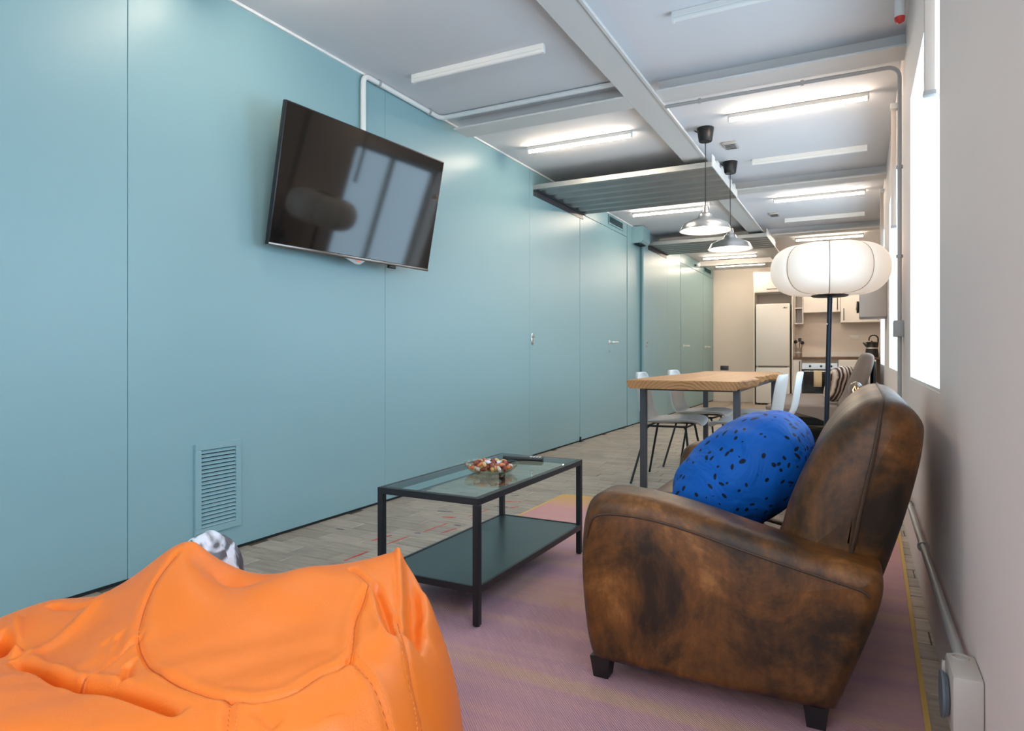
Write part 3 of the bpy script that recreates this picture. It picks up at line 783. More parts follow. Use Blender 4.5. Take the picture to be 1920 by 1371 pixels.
# ---- blue pillow
def pillow(name, label, cat, a, b, c, loc, rot, m, p=2.6, wr=.006, nu=64, nv=40, seed=1, corner=0.0):
    rng = random.Random(seed); W = [(rng.uniform(3, 9), rng.uniform(3, 9), rng.uniform(0, 6)) for _ in range(5)]
    vs = []; fs = []
    def pw(t, e): return math.copysign(abs(t) ** e, t)
    e1 = 2 / p
    for j in range(nv + 1):
        ph = -PI / 2 + PI * j / nv
        for i in range(nu):
            th = 2 * PI * i / nu
            x = a * pw(math.cos(ph), .9) * pw(math.cos(th), e1); y = b * pw(math.cos(ph), .9) * pw(math.sin(th), e1); z = c * pw(math.sin(ph), 1.0)
            k = sum(math.sin(f1 * x * 6 + f2 * y * 6 + o) for f1, f2, o in W) / 5
            edge = math.cos(ph) ** 2
            z *= 1 + .0
            x *= 1 + wr * k * 3; y *= 1 + wr * k * 3; z += wr * k * (0.4 + edge)
            vs.append((x, y, z))
    for j in range(nv):
        for i in range(nu):
            fs.append((j * nu + i, j * nu + (i + 1) % nu, (j + 1) * nu + (i + 1) % nu, (j + 1) * nu + i))
    o = MB().add(vs, fs).build(name, m, None, angle=80)
    o.location = loc; o.rotation_euler = rot
    return tag(o, label, cat)
pillow('throw_pillow', 'plump blue pillow with small dark dashes on the brown loveseat', 'pillow', .258, .26, .165, (-.352, 2.36, .545), (0, math.radians(-41), 0), M['pillow'], p=2.9, wr=.010, seed=5)

# ================================================================== PINK RUG
rg = thing('area_rug', 'pink woven rug with yellow edge under the coffee table and loveseat', 'rug', (-.8, 1.5, 0))
def rug_poly(ins):
    xl, xr0, xr1, y0, y1 = -1.775 + ins, .115 - ins, .195 - ins, -.9 + ins, 4.13 - ins
    return [(xl, y0), (xr0, y0), (xr1, y1), (xl + .03, y1), (xl, y1 - .03)]
MB().prism(rug_poly(.014), .0006, .0065).build('rug_field', M['rug'], rg, smooth=False)
po, pi_ = rug_poly(0), rug_poly(.0135)
mb = MB()
for i in range(5):
    j = (i + 1) % 5
    mb.add([(*po[i], .0006), (*po[j], .0006), (*pi_[j], .0006), (*pi_[i], .0006), (*po[i], .0075), (*po[j], .0075), (*pi_[j], .0075), (*pi_[i], .0075)],
           [(0, 3, 2, 1), (4, 5, 6, 7), (0, 1, 5, 4), (1, 2, 6, 5), (2, 3, 7, 6), (3, 0, 4, 7)])
mb.build('binding', M['rug_edge'], rg, smooth=False)
RUG_Z = .0078

# ================================================================== COFFEE TABLE
x0, x1, y0, y1, zt = -1.603, -1.163, 1.965, 2.935, .452
ct = thing('coffee_table', 'low black metal coffee table with glass top and dark shelf', 'table', ((x0 + x1) / 2, (y0 + y1) / 2, RUG_Z))
q = .024
for x in (x0, x1 - q):
    for y in (y0, y1 - q):
        l = MB().box(x, x + q, y, y + q, RUG_Z + .003, zt - q, .002).build('leg', M['black_metal'], ct, smooth=False)
        MB().tube([(x + q / 2, y + q / 2, RUG_Z), (x + q / 2, y + q / 2, RUG_Z + .004)], .011, 12).build('foot', M['black_plastic'], l)
for a in ((x0, x1, y0, y0 + q), (x0, x1, y1 - q, y1), (x0, x0 + q, y0 + q, y1 - q), (x1 - q, x1, y0 + q, y1 - q)):
    MB().box(*a, zt - q, zt, .0015).build('top_rail', M['black_metal'], ct, smooth=False)
MB().box(x0 + q - .004, x1 - q + .004, y0 + q - .004, y1 - q + .004, zt - .005, zt + .0005, .001).build('glass_top', M['table_glass'], ct, smooth=False)
MB().box(x0 + q * .5, x1 - q * .5, y0 + q * .5, y1 - q * .5, .128, .144, .001).build('shelf', M['slate_shelf'], ct, smooth=False)
mb = MB()
for a in ((x0 + q, x1 - q, y0 + .001, y0 + q * .5), (x0 + q, x1 - q, y1 - q * .5, y1 - .001), (x0 + .001, x0 + q * .5, y0 + q, y1 - q), (x1 - q * .5, x1 - .001, y0 + q, y1 - q)):
    MB().box(*a, .122, .1465, .001).build('shelf_rail', M['black_metal'], ct, smooth=False)
ZG = zt + .0005
# candy dish and wrapped candies
dc = (-1.375, 2.43)
o = MB().lathe([(0, .004), (.055, .004), (.085, .012), (.108, .030), (.112, .042), (.1145, .042), (.111, .028), (.088, .008), (.06, 0), (0, 0)], (dc[0], dc[1], ZG), 48).build('candy_dish', M['dish_glass'])
tag(o, 'shallow clear glass dish of wrapped candies on the coffee table', 'dish')
def candy_mesh(m):
    prof = [(0, -.017), (.006, -.016), (.0065, -.014), (.0025, -.0105), (.0068, -.008), (.0080, -.003), (.0080, .003), (.0068, .008), (.0025, .0105), (.0065, .014), (.006, .016), (0, .017)]
    return MB().lathe(prof, n=10, axis='x').build('wrapped_candy', m, angle=60)
cm = [(mat('gold_wrapper', lin(232, 190, 130), .35, metal=.3), 'gold'), (mat('red_brown_wrapper', lin(140, 66, 48), .35), 'reddish brown'), (mat('white_wrapper', lin(226, 224, 232), .35), 'white'), (mat('orange_wrapper', lin(222, 130, 80), .4), 'orange')]
src = [candy_mesh(m) for m, _ in cm]
used = [False] * 4
rng = random.Random(11)
spots = []
for ring, nn, zz in ((.078, 17, .024), (.050, 12, .027), (.022, 6, .030), (.062, 12, .040), (.030, 7, .044)):
    for i in range(nn):
        a = 2 * PI * (i + rng.random() * .6) / nn
        spots.append((dc[0] + ring * math.cos(a), dc[1] + ring * math.sin(a), ZG + zz + rng.uniform(-.002, .004)))
for p in spots:
    k = rng.choices((0, 1, 2, 3), (3, 5, 2, 2))[0]
    c = src[k]
    if used[k]:
        c = src[k].copy(); COL.objects.link(c)
    used[k] = True
    c.location = p; c.rotation_euler = (rng.uniform(0, 6), rng.uniform(-.5, .5), rng.uniform(0, 6))
    tag(c, cm[k][1] + ' wrapped candy in the glass dish', 'candy', 'candies in the glass dish')
# remote control
rc = thing('remote_control', 'black remote control with pale buttons on the glass coffee table', 'remote', (-1.40, 2.78, ZG))
rc.rotation_euler = (0, 0, 0)
MB().box(-.095, .095, -.022, .022, 0, .018, .005).build('body', M['black_plastic'], rc)
for k in range(4):
    for s in (-1, 0, 1):
        MB().box(.035 + k * .014, .044 + k * .014, s * .012 - .004, s * .012 + .004, .0175, .0205, .001).build('button', M['white_plastic'] if s == -1 else M['grey_plastic'], rc)
for c in rc.children: c.matrix_parent_inverse = Matrix()
rc.rotation_euler = (0, 0, math.radians(14))

# ================================================================== DINING TABLE
dt = thing('dining_table', 'long wooden slab dining table with live edge and square steel legs', 'table', (-1.0, 5.45, 0))
rng = random.Random(3)
L0, R0, Y0, Y1, ZTOP, TH = -1.345, -.628, 4.17, 6.72, .785, .055
def edge(y, side):
    t = (y - Y0) / (Y1 - Y0)
    if side > 0: return R0 + .030 * math.sin(t * 9 + .4) - .02 * math.sin(t * 21) - .012 * math.sin(t * 47) - .02
    return L0 - .012 * math.sin(t * 7) + .006 * math.sin(t * 31)
ys_ = [Y0 + (Y1 - Y0) * k / 40 for k in range(41)]
out = [(edge(y, -1), y) for y in ys_] + [(edge(y, 1), y) for y in reversed(ys_)]
def inset(pts, d, dy):
    return [(x + (d if x < -1 else -d), y + (dy if y == Y0 else -dy if y == Y1 else 0)) for x, y in pts]
rings = [[(x, y, ZTOP - TH) for x, y in inset(out, .020, .0)], [(x, y, ZTOP - TH + .012) for x, y in inset(out, .008, 0)], [(x, y, ZTOP - .006) for x, y in out], [(x, y, ZTOP) for x, y in inset(out, .005, .004)]]
MB().loft(rings).build('tabletop', M['pine'], dt, angle=25)
for x in (-1.307, -.695):
    for y in (4.43, 6.50):
        MB().box(x - .021, x + .021, y - .021, y + .021, .0, ZTOP - TH, .003).build('leg', M['grey_metal'], dt, smooth=False)
for a in ((-1.286, -.716, 4.415, 4.445), (-1.286, -.716, 6.485, 6.515), (-1.322, -1.292, 4.451, 6.479), (-.71, -.68, 4.451, 6.479)):
    MB().box(*a, ZTOP - TH - .022, ZTOP - TH, .002).build('rail', M['grey_metal'], dt, smooth=False)

# ================================================================== CHAIRS
def make_chair():
    r = thing('dining_chair', '', 'chair', (0, 0, 0), 'pale shell chairs around the dining table')
    path = [(.250, .425, .36), (.235, .445, .41), (.18, .456, .44), (.08, .450, .455), (-.04, .441, .455), (-.12, .440, .44), (-.175, .455, .42), (-.207, .50, .395), (-.222, .57, .375), (-.234, .66, .375), (-.246, .74, .365), (-.254, .79, .31), (-.257, .815, .20)]
    n = 12; vs = []; fs = []
    for i, (x, z, w) in enumerate(path):
        a = path[max(i - 1, 0)]; b = path[min(i + 1, len(path) - 1)]
        t = Vector((b[0] - a[0], b[1] - a[1])).normalized(); nx, nz = t.y, -t.x
        if nz < 0 and i < 6: nx, nz = -nx, -nz
        for k in range(n + 1):
            s = k / n * 2 - 1
            c = .022 * s ** 4 + .010 * s * s
            if i >= 6: ox, oz = c * 1.4, 0
            else: ox, oz = 0, c
            vs.append((x + ox, s * w / 2, z + oz))
    for i in range(len(path) - 1):
        for k in range(n):
            fs.append((i * (n + 1) + k, i * (n + 1) + k + 1, (i + 1) * (n + 1) + k + 1, (i + 1) * (n + 1) + k))
    sh = MB().add(vs, fs).build('seat_shell', M['chair_shell'], r, angle=80)
    md = sh.modifiers.new('thickness', 'SOLIDIFY'); md.thickness = .011; md.offset = 0
    subsurf(sh, 1)
    MB().tube([(.15, -.16, .422), (.16, .16, .422), (-.14, .14, .418), (-.14, -.14, .418), (.15, -.16, .422)], .008, 8).build('seat_frame', M['black_metal'], r)
    for sx in (-1, 1):
        for sy in (-1, 1):
            top = (.13 if sx > 0 else -.12, sy * .15, .425)
            MB().tube([top, (top[0] + sx * .018, sy * .172, .405), (sx * .232 + (.0 if sx < 0 else -.02), sy * .275, .0)], .0085, 9).build('leg', M['black_metal'], r)
    return r
ch = make_chair()
for k, (x, y, a, lab) in enumerate(((-1.265, 4.995, .03, 'pale grey shell chair at the dining table, teal wall side, nearer the viewer'),
                                    (-1.225, 5.81, -.04, 'pale grey shell chair at the dining table, teal wall side, farther'),
                                    (-.70, 4.98, PI - .04, 'pale grey shell chair behind the blue pillow, nearer of the window side pair'),
                                    (-.655, 5.78, PI + .05, 'pale grey shell chair beside the floor lamp pole, farther of the window side pair'))):
    c = ch if k == 0 else copy_tree(ch)
    c.location = (x, y, 0); c.rotation_euler = (0, 0, a); c['label'] = lab

# ================================================================== PENDANT LAMPS
def pendant():
    r = thing('pendant_lamp', '', 'lamp', (0, 0, 0), 'aluminium pendant lamps above the dining table')
    MB().lathe([(0, H), (.062, H), (.064, H - .004), (.050, H - .098), (.046, H - .104), (0, H - .104)], n=28).build('canopy', M['black_plastic'], r)
    MB().tube([(0, 0, H - .10), (0, 0, 2.07)], .0035, 8).build('cord', M['black_plastic'], r)
    prof = [(.006, 2.085), (.022, 2.083), (.026, 2.07), (.028, 2.04), (.040, 2.025), (.050, 2.022), (.055, 2.000), (.075, 1.985), (.125, 1.968), (.165, 1.948), (.178, 1.925), (.184, 1.905), (.194, 1.900), (.196, 1.896)]
    MB().lathe(prof + [(.193, 1.895), (.182, 1.901), (.174, 1.923), (.160, 1.944), (.122, 1.963), (.072, 1.980), (.045, 1.99), (.0, 1.992)], n=44).build('shade', M['alu'], r, angle=50)
    MB().lathe([(.190, 1.8955), (.181, 1.8995), (.172, 1.921), (.158, 1.9415), (.120, 1.9605), (.070, 1.978), (.0, 1.985)], n=44, mode='open').build('reflector', M['white_enamel'], r, angle=60)
    b = MB().lathe([(0, 1.895), (.018, 1.898), (.029, 1.912), (.031, 1.928), (.024, 1.947), (.014, 1.965), (.013, 1.985), (0, 1.985)], n=20).build('bulb', M['bulb_on'], r)
    return r
pn = pendant()
for k, (x, y, lab) in enumerate(((-1.04, 5.16, 'aluminium pendant lamp on black cord, nearer and larger of the two'), (-1.026, 6.17, 'aluminium pendant lamp on black cord, farther of the two'))):
    p = pn if k == 0 else copy_tree(pn)
    p.location = (x, y, 0); p['label'] = lab
    MB().tube([(x - .055, y, H - .03), (x - .075, y, H - .012), (x - .085, y, H - .008)], .004, 8).build('feed_cable', M['black_plastic'], p)

# ================================================================== FLOOR LAMP
fx, fy = -.162, 4.43
fp = thing('floor_lamp', 'floor lamp with glowing white lobed lantern shade and dark pole', 'lamp', (fx, fy, 0))
MB().lathe([(0, 0), (.14, 0), (.14, .012), (.13, .018), (.02, .022), (0, .022)], (fx - .026, fy, 0), 36).build('base', M['black_metal'], fp)
pole = MB().tube([(fx - .026, fy, .02), (fx + .006, fy, 1.31)], .0145, 14).build('pole', mat('dark_blue_pole', lin(44, 50, 62), .35, metal=.5), fp)
MB().lathe([(0, 0), (.005, 0), (.005, .012), (0, .013)], (fx - .002 - .008, fy - .016, 1.135), 10, 'y').build('switch', M['white_plastic'], pole)
ms = bpy.data.materials.new('glowing_fabric_shade'); ms.use_nodes = True
N = NT(ms); b_ = ms.node_tree.nodes['Principled BSDF']
b_.inputs['Base Color'].default_value = lin(240, 234, 226); b_.inputs['Roughness'].default_value = .8
b_.inputs['Emission Color'].default_value = (1.0, .86, .72, 1); b_.inputs['Emission Strength'].default_value = .22
SZ, NL = 1.462, 8
vs = []; fs = []; nu, nv = 128, 36
def shade_pt(th, ph, k=1.0):
    lob = abs(math.cos(NL / 2 * (th + .3436)))
    g = 1 - .085 * (1 - lob ** .45)
    R = .10 + .236 * math.cos(ph) ** .62 * g if True else 0
    z = .152 * math.copysign(abs(math.sin(ph)) ** .92, ph)
    return (fx + R * k * math.cos(th), fy + R * k * math.sin(th), SZ + z * (1 - .03 * (1 - lob ** .5)))
for j in range(nv + 1):
    ph = -PI / 2 + PI * j / nv
    for i in range(nu):
        vs.append(shade_pt(2 * PI * i / nu, ph))
for j in range(nv):
    for i in range(nu):
        fs.append((j * nu + i, j * nu + (i + 1) % nu, (j + 1) * nu + (i + 1) % nu, (j + 1) * nu + i))
sd = MB().add(vs, fs).build('shade', ms, fp, angle=50)
rib_m = mat('shade_wire', lin(186, 172, 158), .7)
for k in range(NL):
    th = (PI + 2 * PI * k) / NL - .3436
    MB().tube([shade_pt(th, -PI / 2 + PI * j / 24, 1.004) for j in range(25)], .0032, 6).build('rib', rib_m, sd)
MB().lathe([(0, -.006), (.095, -.006), (.105, .0), (.10, .006), (0, .006)], (fx + .004, fy, SZ - .157), 36).build('bottom_disc', M['black_metal'], fp)
MB().lathe([(0, -.003), (.10, -.003), (.102, .003), (0, .004)], (fx, fy, SZ + .155), 36).build('top_disc', M['black_metal'], fp)

# ================================================================== TELEVISION
tv = thing('television', 'large flat television tilted forward on the teal wall', 'television', (-2.5, 2.978, 1.85))
W_, H_ = 1.249, .712
tv_parts = []
P_ = lambda mb, n, m, par=None, **k: mb.build(n, m, par, **k)
body = MB().box(-.028, .0, -W_ / 2, W_ / 2, -H_ / 2, H_ / 2, .004).box(-.055, -.028, -W_ * .33, W_ * .33, -H_ * .42, H_ * .15, .008).build('casing', M['black_plastic'])
scr = mat('black_glossy_screen', lin(9, 7, 7), .06, spec=.45)
screen = MB().box(.0, .0018, -W_ / 2 + .008, W_ / 2 - .008, -H_ / 2 + .016, H_ / 2 - .008).build('screen', scr, smooth=False)
bez = MB().box(-.001, .004, -W_ / 2, W_ / 2, -H_ / 2 - .002, -H_ / 2 + .014, .002).build('bottom_bezel', mat('dark_chrome_bezel', lin(120, 112, 106), .25, metal=.8))
badge = MB().prism([(-.10, -H_ / 2 - .002), (.06, -H_ / 2 - .002), (.02, -H_ / 2 - .028), (-.02, -H_ / 2 - .028)], -.018, -.006, 'x').build('chin', mat('grey_chin', lin(150, 148, 146), .35, metal=.6), smooth=False)
led = MB().box(.002, .004, -.012, .012, -H_ / 2 - .012, -H_ / 2 - .008).build('standby_light', M['led'], smooth=False)
foot = MB().box(-.03, -.008, .27, .33, -H_ / 2 - .022, -H_ / 2 - .002, .004).build('sensor', M['black_plastic'])
Rm = Matrix.Rotation(-.077, 4, 'Z') @ Matrix.Rotation(.197, 4, 'Y')
tv.rotation_euler = Rm.to_euler()
for o in (body, screen, bez, badge, led, foot): o.parent = tv
xa = XL
MB().box(xa, xa + .025, 2.83, 3.13, 1.70, 2.00, .004).build('wall_plate', M['black_metal'], tv)
MB().tube([(xa + .02, 2.98, 1.85), (-2.54, 2.98, 1.85)], .02, 12).build('wall_arm', M['black_metal'], tv)

# ================================================================== BEAN BAG
def bean_bag():
    r = thing('bean_bag', 'big slumped orange faux leather bean bag in the foreground', 'bean bag', (-1.25, .83, RUG_Z))
    def w2(l, d, z): return (l * C - d * S, l * S + d * C, z)
    # measured points of the cover: angle and height as seen from the camera stand, with a distance, turned into room points
    def P(u, v, d): return ((u - 960) / F_PX * d, d, CAM_H - (v - HZ) * d / F_PX)
    ctrl = [P(370, 1022, 1.58), P(330, 1040, 1.53), P(290, 1095, 1.44), P(268, 1150, 1.36), P(262, 1210, 1.27), P(300, 1262, 1.17), P(385, 1302, 1.11), P(470, 1312, 1.09), P(545, 1298, 1.11), P(600, 1262, 1.16), P(655, 1236, 1.21),
            P(668, 1160, 1.33), P(690, 1098, 1.43), P(640, 1066, 1.50), P(590, 1060, 1.52), P(510, 1082, 1.48), P(432, 1104, 1.45), P(470, 1200, 1.27), P(400, 1180, 1.30), P(560, 1160, 1.34), P(385, 1085, 1.46), P(360, 1060, 1.50),
            P(440, 1060, 1.68), P(490, 1072, 1.69), P(545, 1070, 1.68), P(450, 1118, 1.56), P(400, 1080, 1.57), P(500, 1105, 1.58),
            P(745, 1022, 1.63), P(700, 1046, 1.63), P(660, 1062, 1.64), P(735, 1130, 1.42), P(750, 1200, 1.27), P(700, 1262, 1.17), P(800, 1074, 1.64), P(775, 1150, 1.44), P(825, 1190, 1.42), P(790, 1290, 1.25), P(830, 1110, 1.60),
            P(170, 1180, 1.42), P(60, 1185, 1.44), P(110, 1240, 1.30), P(35, 1238, 1.32), P(140, 1286, 1.20), P(60, 1298, 1.15), P(0, 1275, 1.19), P(130, 1350, 1.05), P(20, 1350, 1.05), P(100, 1122, 1.60), P(190, 1116, 1.62), P(30, 1142, 1.58), P(-150, 1200, 1.45), P(-150, 1350, 1.1), P(-250, 1260, 1.3), P(220, 1100, 1.58), P(280, 1058, 1.58),
            (-1.05, 1.74, .30), (-.72, 1.76, .36), (-.22, 1.74, .36)]
    A = np.array(ctrl); n = len(A)
    def phi(r2): return np.where(r2 > 1e-12, .5 * r2 * np.log(np.maximum(r2, 1e-12)), 0)
    D2 = ((A[:, None, :2] - A[None, :, :2]) ** 2).sum(-1)
    K = np.zeros((n + 3, n + 3)); K[:n, :n] = phi(D2) + np.eye(n) * 4e-5
    K[:n, n] = 1; K[:n, n + 1:] = A[:, :2]; K[n, :n] = 1; K[n + 1:, :n] = A[:, :2].T
    wgt = np.linalg.solve(K, np.concatenate([A[:, 2], np.zeros(3)]))
    def rbf(L, Dp):
        r2 = (L[:, None] - A[None, :, 0]) ** 2 + (Dp[:, None] - A[None, :, 1]) ** 2
        return phi(r2) @ wgt[:n] + wgt[n] + wgt[n + 1] * L + wgt[n + 2] * Dp
    def seg_dist(L, Dp, pl):
        best = np.full(L.shape, 9.); par = np.zeros(L.shape)
        for i in range(len(pl) - 1):
            a, b = np.array(pl[i]), np.array(pl[i + 1]); ab = b - a
            t = np.clip(((L - a[0]) * ab[0] + (Dp - a[1]) * ab[1]) / (ab @ ab), 0, 1)
            dd = np.hypot(L - a[0] - t * ab[0], Dp - a[1] - t * ab[1])
            m = dd < best; best[m] = dd[m]; par[m] = (i + t[m]) / (len(pl) - 1)
        return best, par
    def line(*pts): return [tuple(q[:2]) for q in catmull([P(*p)[:2] for p in pts], 6, False)]
    panel_seam = line((330, 1040, 1.53), (290, 1095, 1.44), (268, 1150, 1.36), (262, 1210, 1.27), (300, 1262, 1.17), (385, 1302, 1.11), (470, 1312, 1.09), (545, 1298, 1.11), (600, 1262, 1.16), (655, 1236, 1.21), (668, 1160, 1.33), (690, 1098, 1.43), (660, 1075, 1.49))
    closed = panel_seam + line((660, 1075, 1.49), (590, 1060, 1.55), (510, 1085, 1.51), (432, 1106, 1.48), (380, 1050, 1.54), (330, 1040, 1.53))
    seams = [panel_seam, line((655, 1236, 1.21), (690, 1258, 1.17), (722, 1295, 1.13), (745, 1350, 1.08), (752, 1400, 1.04)),
             line((745, 1165, 1.38), (765, 1235, 1.27), (788, 1290, 1.22), (797, 1371, 1.15)), line((432, 1312, 1.09), (428, 1345, 1.05), (424, 1390, 1.0)),
             line((262, 1190, 1.29), (210, 1220, 1.25), (165, 1260, 1.21), (140, 1286, 1.19))]
    folds = [  # (polyline, height, spread): deep creases and raised folds
        (line((745, 1024, 1.64), (752, 1080, 1.53), (756, 1150, 1.42), (757, 1200, 1.34)), .026, .011),
        (line((768, 1075, 1.60), (773, 1125, 1.48), (770, 1165, 1.40), (765, 1200, 1.34)), -.042, .020),
        (line((800, 1090, 1.60), (805, 1130, 1.50), (790, 1160, 1.44)), .014, .018),
        (line((24, 1238, 1.315), (90, 1266, 1.24), (150, 1290, 1.185), (250, 1318, 1.12), (340, 1345, 1.06)), -.050, .010),
        (line((40, 1232, 1.335), (90, 1256, 1.265), (150, 1280, 1.21), (250, 1306, 1.15)), .012, .016),
        (line((40, 1238, 1.32), (110, 1195, 1.40), (190, 1125, 1.53)), .012, .016),
        (line((698, 1088, 1.46), (722, 1140, 1.39), (738, 1200, 1.29)), -.030, .012),
        (line((686, 1092, 1.45), (703, 1150, 1.35), (720, 1200, 1.28)), .010, .012),
        (line((30, 1160, 1.50), (30, 1200, 1.41), (30, 1236, 1.33)), .020, .010),
        (line((-20, 1195, 1.43), (10, 1205, 1.41), (26, 1225, 1.35)), -.050, .016),
        (line((90, 1140, 1.56), (150, 1150, 1.53), (210, 1136, 1.55)), -.016, .011),
        (line((225, 1180, 1.33), (215, 1225, 1.25)), -.010, .010), (line((200, 1190, 1.33), (190, 1240, 1.235)), -.007, .010), (line((245, 1230, 1.23), (235, 1270, 1.16)), -.012, .010),
        (line((455, 1098, 1.50), (480, 1085, 1.56), (470, 1072, 1.62)), -.008, .010),
        (line((480, 1320, 1.075), (520, 1345, 1.045)), -.008, .012), (line((620, 1330, 1.08), (640, 1371, 1.04)), .006, .03)]
    cl, cd = -.72, 1.31
    def outl(t):
        a = np.where(np.cos(t) > 0, .622, .66); b = np.where(np.sin(t) > 0, .52, .375)
        e = 3.2
        return (np.abs(np.cos(t) / a) ** e + np.abs(np.sin(t) / b) ** e) ** (-1 / e)
    def surf(L, Dp):
        t = np.arctan2(Dp - cd, L - cl); rr = np.hypot(L - cl, Dp - cd) / outl(t)
        Z = rbf(L, Dp)
        for pl, hgt, sg in folds:
            dd, par = seg_dist(L, Dp, pl)
            Z += hgt * np.exp(-(dd / sg) ** 2) * np.clip(np.minimum(par, 1 - par) * 7, 0, 1)
        for pl in seams:
            dd, par = seg_dist(L, Dp, pl)
            Z += -.0062 * np.exp(-(dd / .0055) ** 2) + .0028 * np.exp(-((dd - .016) / .012) ** 2)
        Z += .0022 * np.sin(L * 31 + 3 * np.sin(Dp * 13)) * np.sin(Dp * 27 + 1)
        Z = np.maximum(Z, .12)
        return np.maximum(Z * np.clip(1 - np.minimum(rr, 1) ** 12, 0, 1) ** .5, .014)
    nu, nv = 520, 170
    th = np.linspace(0, 2 * PI, nu, endpoint=False); rho = np.linspace(0, 1, nv + 1)[1:] ** .82
    R = outl(th)
    L = np.append(cl + np.outer(rho, R * np.cos(th)).ravel(), cl); Dp = np.append(cd + np.outer(rho, R * np.sin(th)).ravel(), cd)
    Z = surf(L, Dp)
    V = list(zip((L * C - Dp * S).tolist(), (L * S + Dp * C).tolist(), Z.tolist()))
    F = []
    for j in range(nv - 1):
        for i in range(nu):
            F.append((j * nu + i, j * nu + (i + 1) % nu, (j + 1) * nu + (i + 1) % nu, (j + 1) * nu + i))
    ctr = len(V) - 1
    for i in range(nu): F.append((ctr, (i + 1) % nu, i))
    bot = len(V)
    V += [(w2(cl + .93 * R[i] * math.cos(th[i]), cd + .93 * R[i] * math.sin(th[i]), RUG_Z + .0015)) for i in range(nu)]
    for i in range(nu):
        F.append(((nv - 1) * nu + i, (nv - 1) * nu + (i + 1) % nu, bot + (i + 1) % nu, bot + i))
    F.append(tuple(bot + i for i in range(nu)))
    # split the sewn top panel from the rest of the cover
    poly = np.array(closed); ins = np.zeros(len(L), bool); j = len(poly) - 1
    for i in range(len(poly)):
        x_ = (poly[j, 0] - poly[i, 0]) * (Dp - poly[i, 1]) / (poly[j, 1] - poly[i, 1] + 1e-12) + poly[i, 0]
        ins ^= ((poly[i, 1] > Dp) != (poly[j, 1] > Dp)) & (L < x_)
        j = i
    ins = ins.tolist() + [False] * nu
    A_ = [f for f in F if all(ins[i] for i in f)]; sA = set(A_); B_ = [f for f in F if f not in sA]
    def sub(fs, name, par):
        ids = sorted({i for f in fs for i in f}); mp = {a: k for k, a in enumerate(ids)}
        return MB().add([V[i] for i in ids], [tuple(mp[i] for i in f) for f in fs]).build(name, M['orange'], par, angle=120)
    cover = sub(B_, 'cover', r)
    sub(A_, 'top_panel', r)
    for pl in seams:                               # the sewn joints
        q = catmull([(*p, 0) for p in pl], 3, False)
        la = np.array([p.x for p in q]); da = np.array([p.y for p in q]); zz = surf(la, da)
        MB().tube([w2(a, b, z - .0004) for a, b, z in zip(la, da, zz)], .0016, 5).build('seam', M['orange_seam'], cover)
    for pl, off in ((seams[1], .012), (seams[2], -.010), (seams[4], .011), (seams[3], .012)):     # stitching beside them
        q = catmull([(*p, 0) for p in pl], 8, False)
        mb = MB(); acc = 0; A2 = []
        for i in range(1, len(q)):
            acc += (q[i] - q[i - 1]).length
            if acc > .0075:
                t = (q[i] - q[i - 1]).normalized(); nrm = Vector((-t.y, t.x, 0))
                a = q[i] + nrm * off; A2 += [a, a + t * .0045]; acc = 0
        zz = surf(np.array([p.x for p in A2]), np.array([p.y for p in A2]))
        for k in range(0, len(A2), 2):
            mb.tube([w2(A2[k].x, A2[k].y, zz[k] + .0004), w2(A2[k + 1].x, A2[k + 1].y, zz[k + 1] + .0004)], .0008, 5)
        mb.build('stitching', M['orange_thread'], cover)['kind'] = 'stuff'
    return r
bean_bag()

# crumpled bag lying behind the bean bag
def crumple():
    rng = np.random.RandomState(4)
    n, m_ = 40, 22
    vs = []; fs = []
    W = [(rng.uniform(5, 16), rng.uniform(5, 16), rng.uniform(0, 6), rng.uniform(.3, 1)) for _ in range(7)]
    for j in range(m_ + 1):
        for i in range(n):
            th = 2 * PI * i / n; ph = -PI / 2 + PI * j / m_
            x = .115 * math.cos(ph) * math.cos(th); y = .075 * math.cos(ph) * math.sin(th); z = .215 * math.sin(ph)
            k = sum(w * abs(math.sin(a * x * 5 + b * y * 5 + z * a * 3 + o)) for a, b, o, w in W) / 4
            s_ = .72 + .30 * k
            vs.append((x * s_, y * s_, z * (.95 + .06 * k)))
    for j in range(m_):
        for i in range(n):
            fs.append((j * n + i, j * n + (i + 1) % n, (j + 1) * n + (i + 1) % n, (j + 1) * n + i))
    m = bpy.data.materials.new('crumpled_white_grey_plastic'); m.use_nodes = True
    N = NT(m); b = m.node_tree.nodes['Principled BSDF']
    tc = N.n('ShaderNodeTexCoord'); w = N.n('ShaderNodeTexNoise'); w.inputs['Scale'].default_value = 9; w.inputs['Distortion'].default_value = 1.0
    N.l(tc.outputs['Object'], w.inputs['Vector'])
    r = ramp(N, [(0.46, lin(84, 82, 86)), (0.52, lin(224, 224, 232))]); N.l(w.outputs['Fac'], r.inputs[0]); N.l(r.outputs[0], b.inputs['Base Color'])
    b.inputs['Roughness'].default_value = .3
    o = MB().add(vs, fs).build('crumpled_bag', m, angle=20)
    return o
cb = crumple()
tag(cb, 'crumpled white and grey plastic bag standing behind the orange bean bag', 'bag')
cb.location = (-1.66, 1.28, .228); cb.rotation_euler = (0, 0, .9)

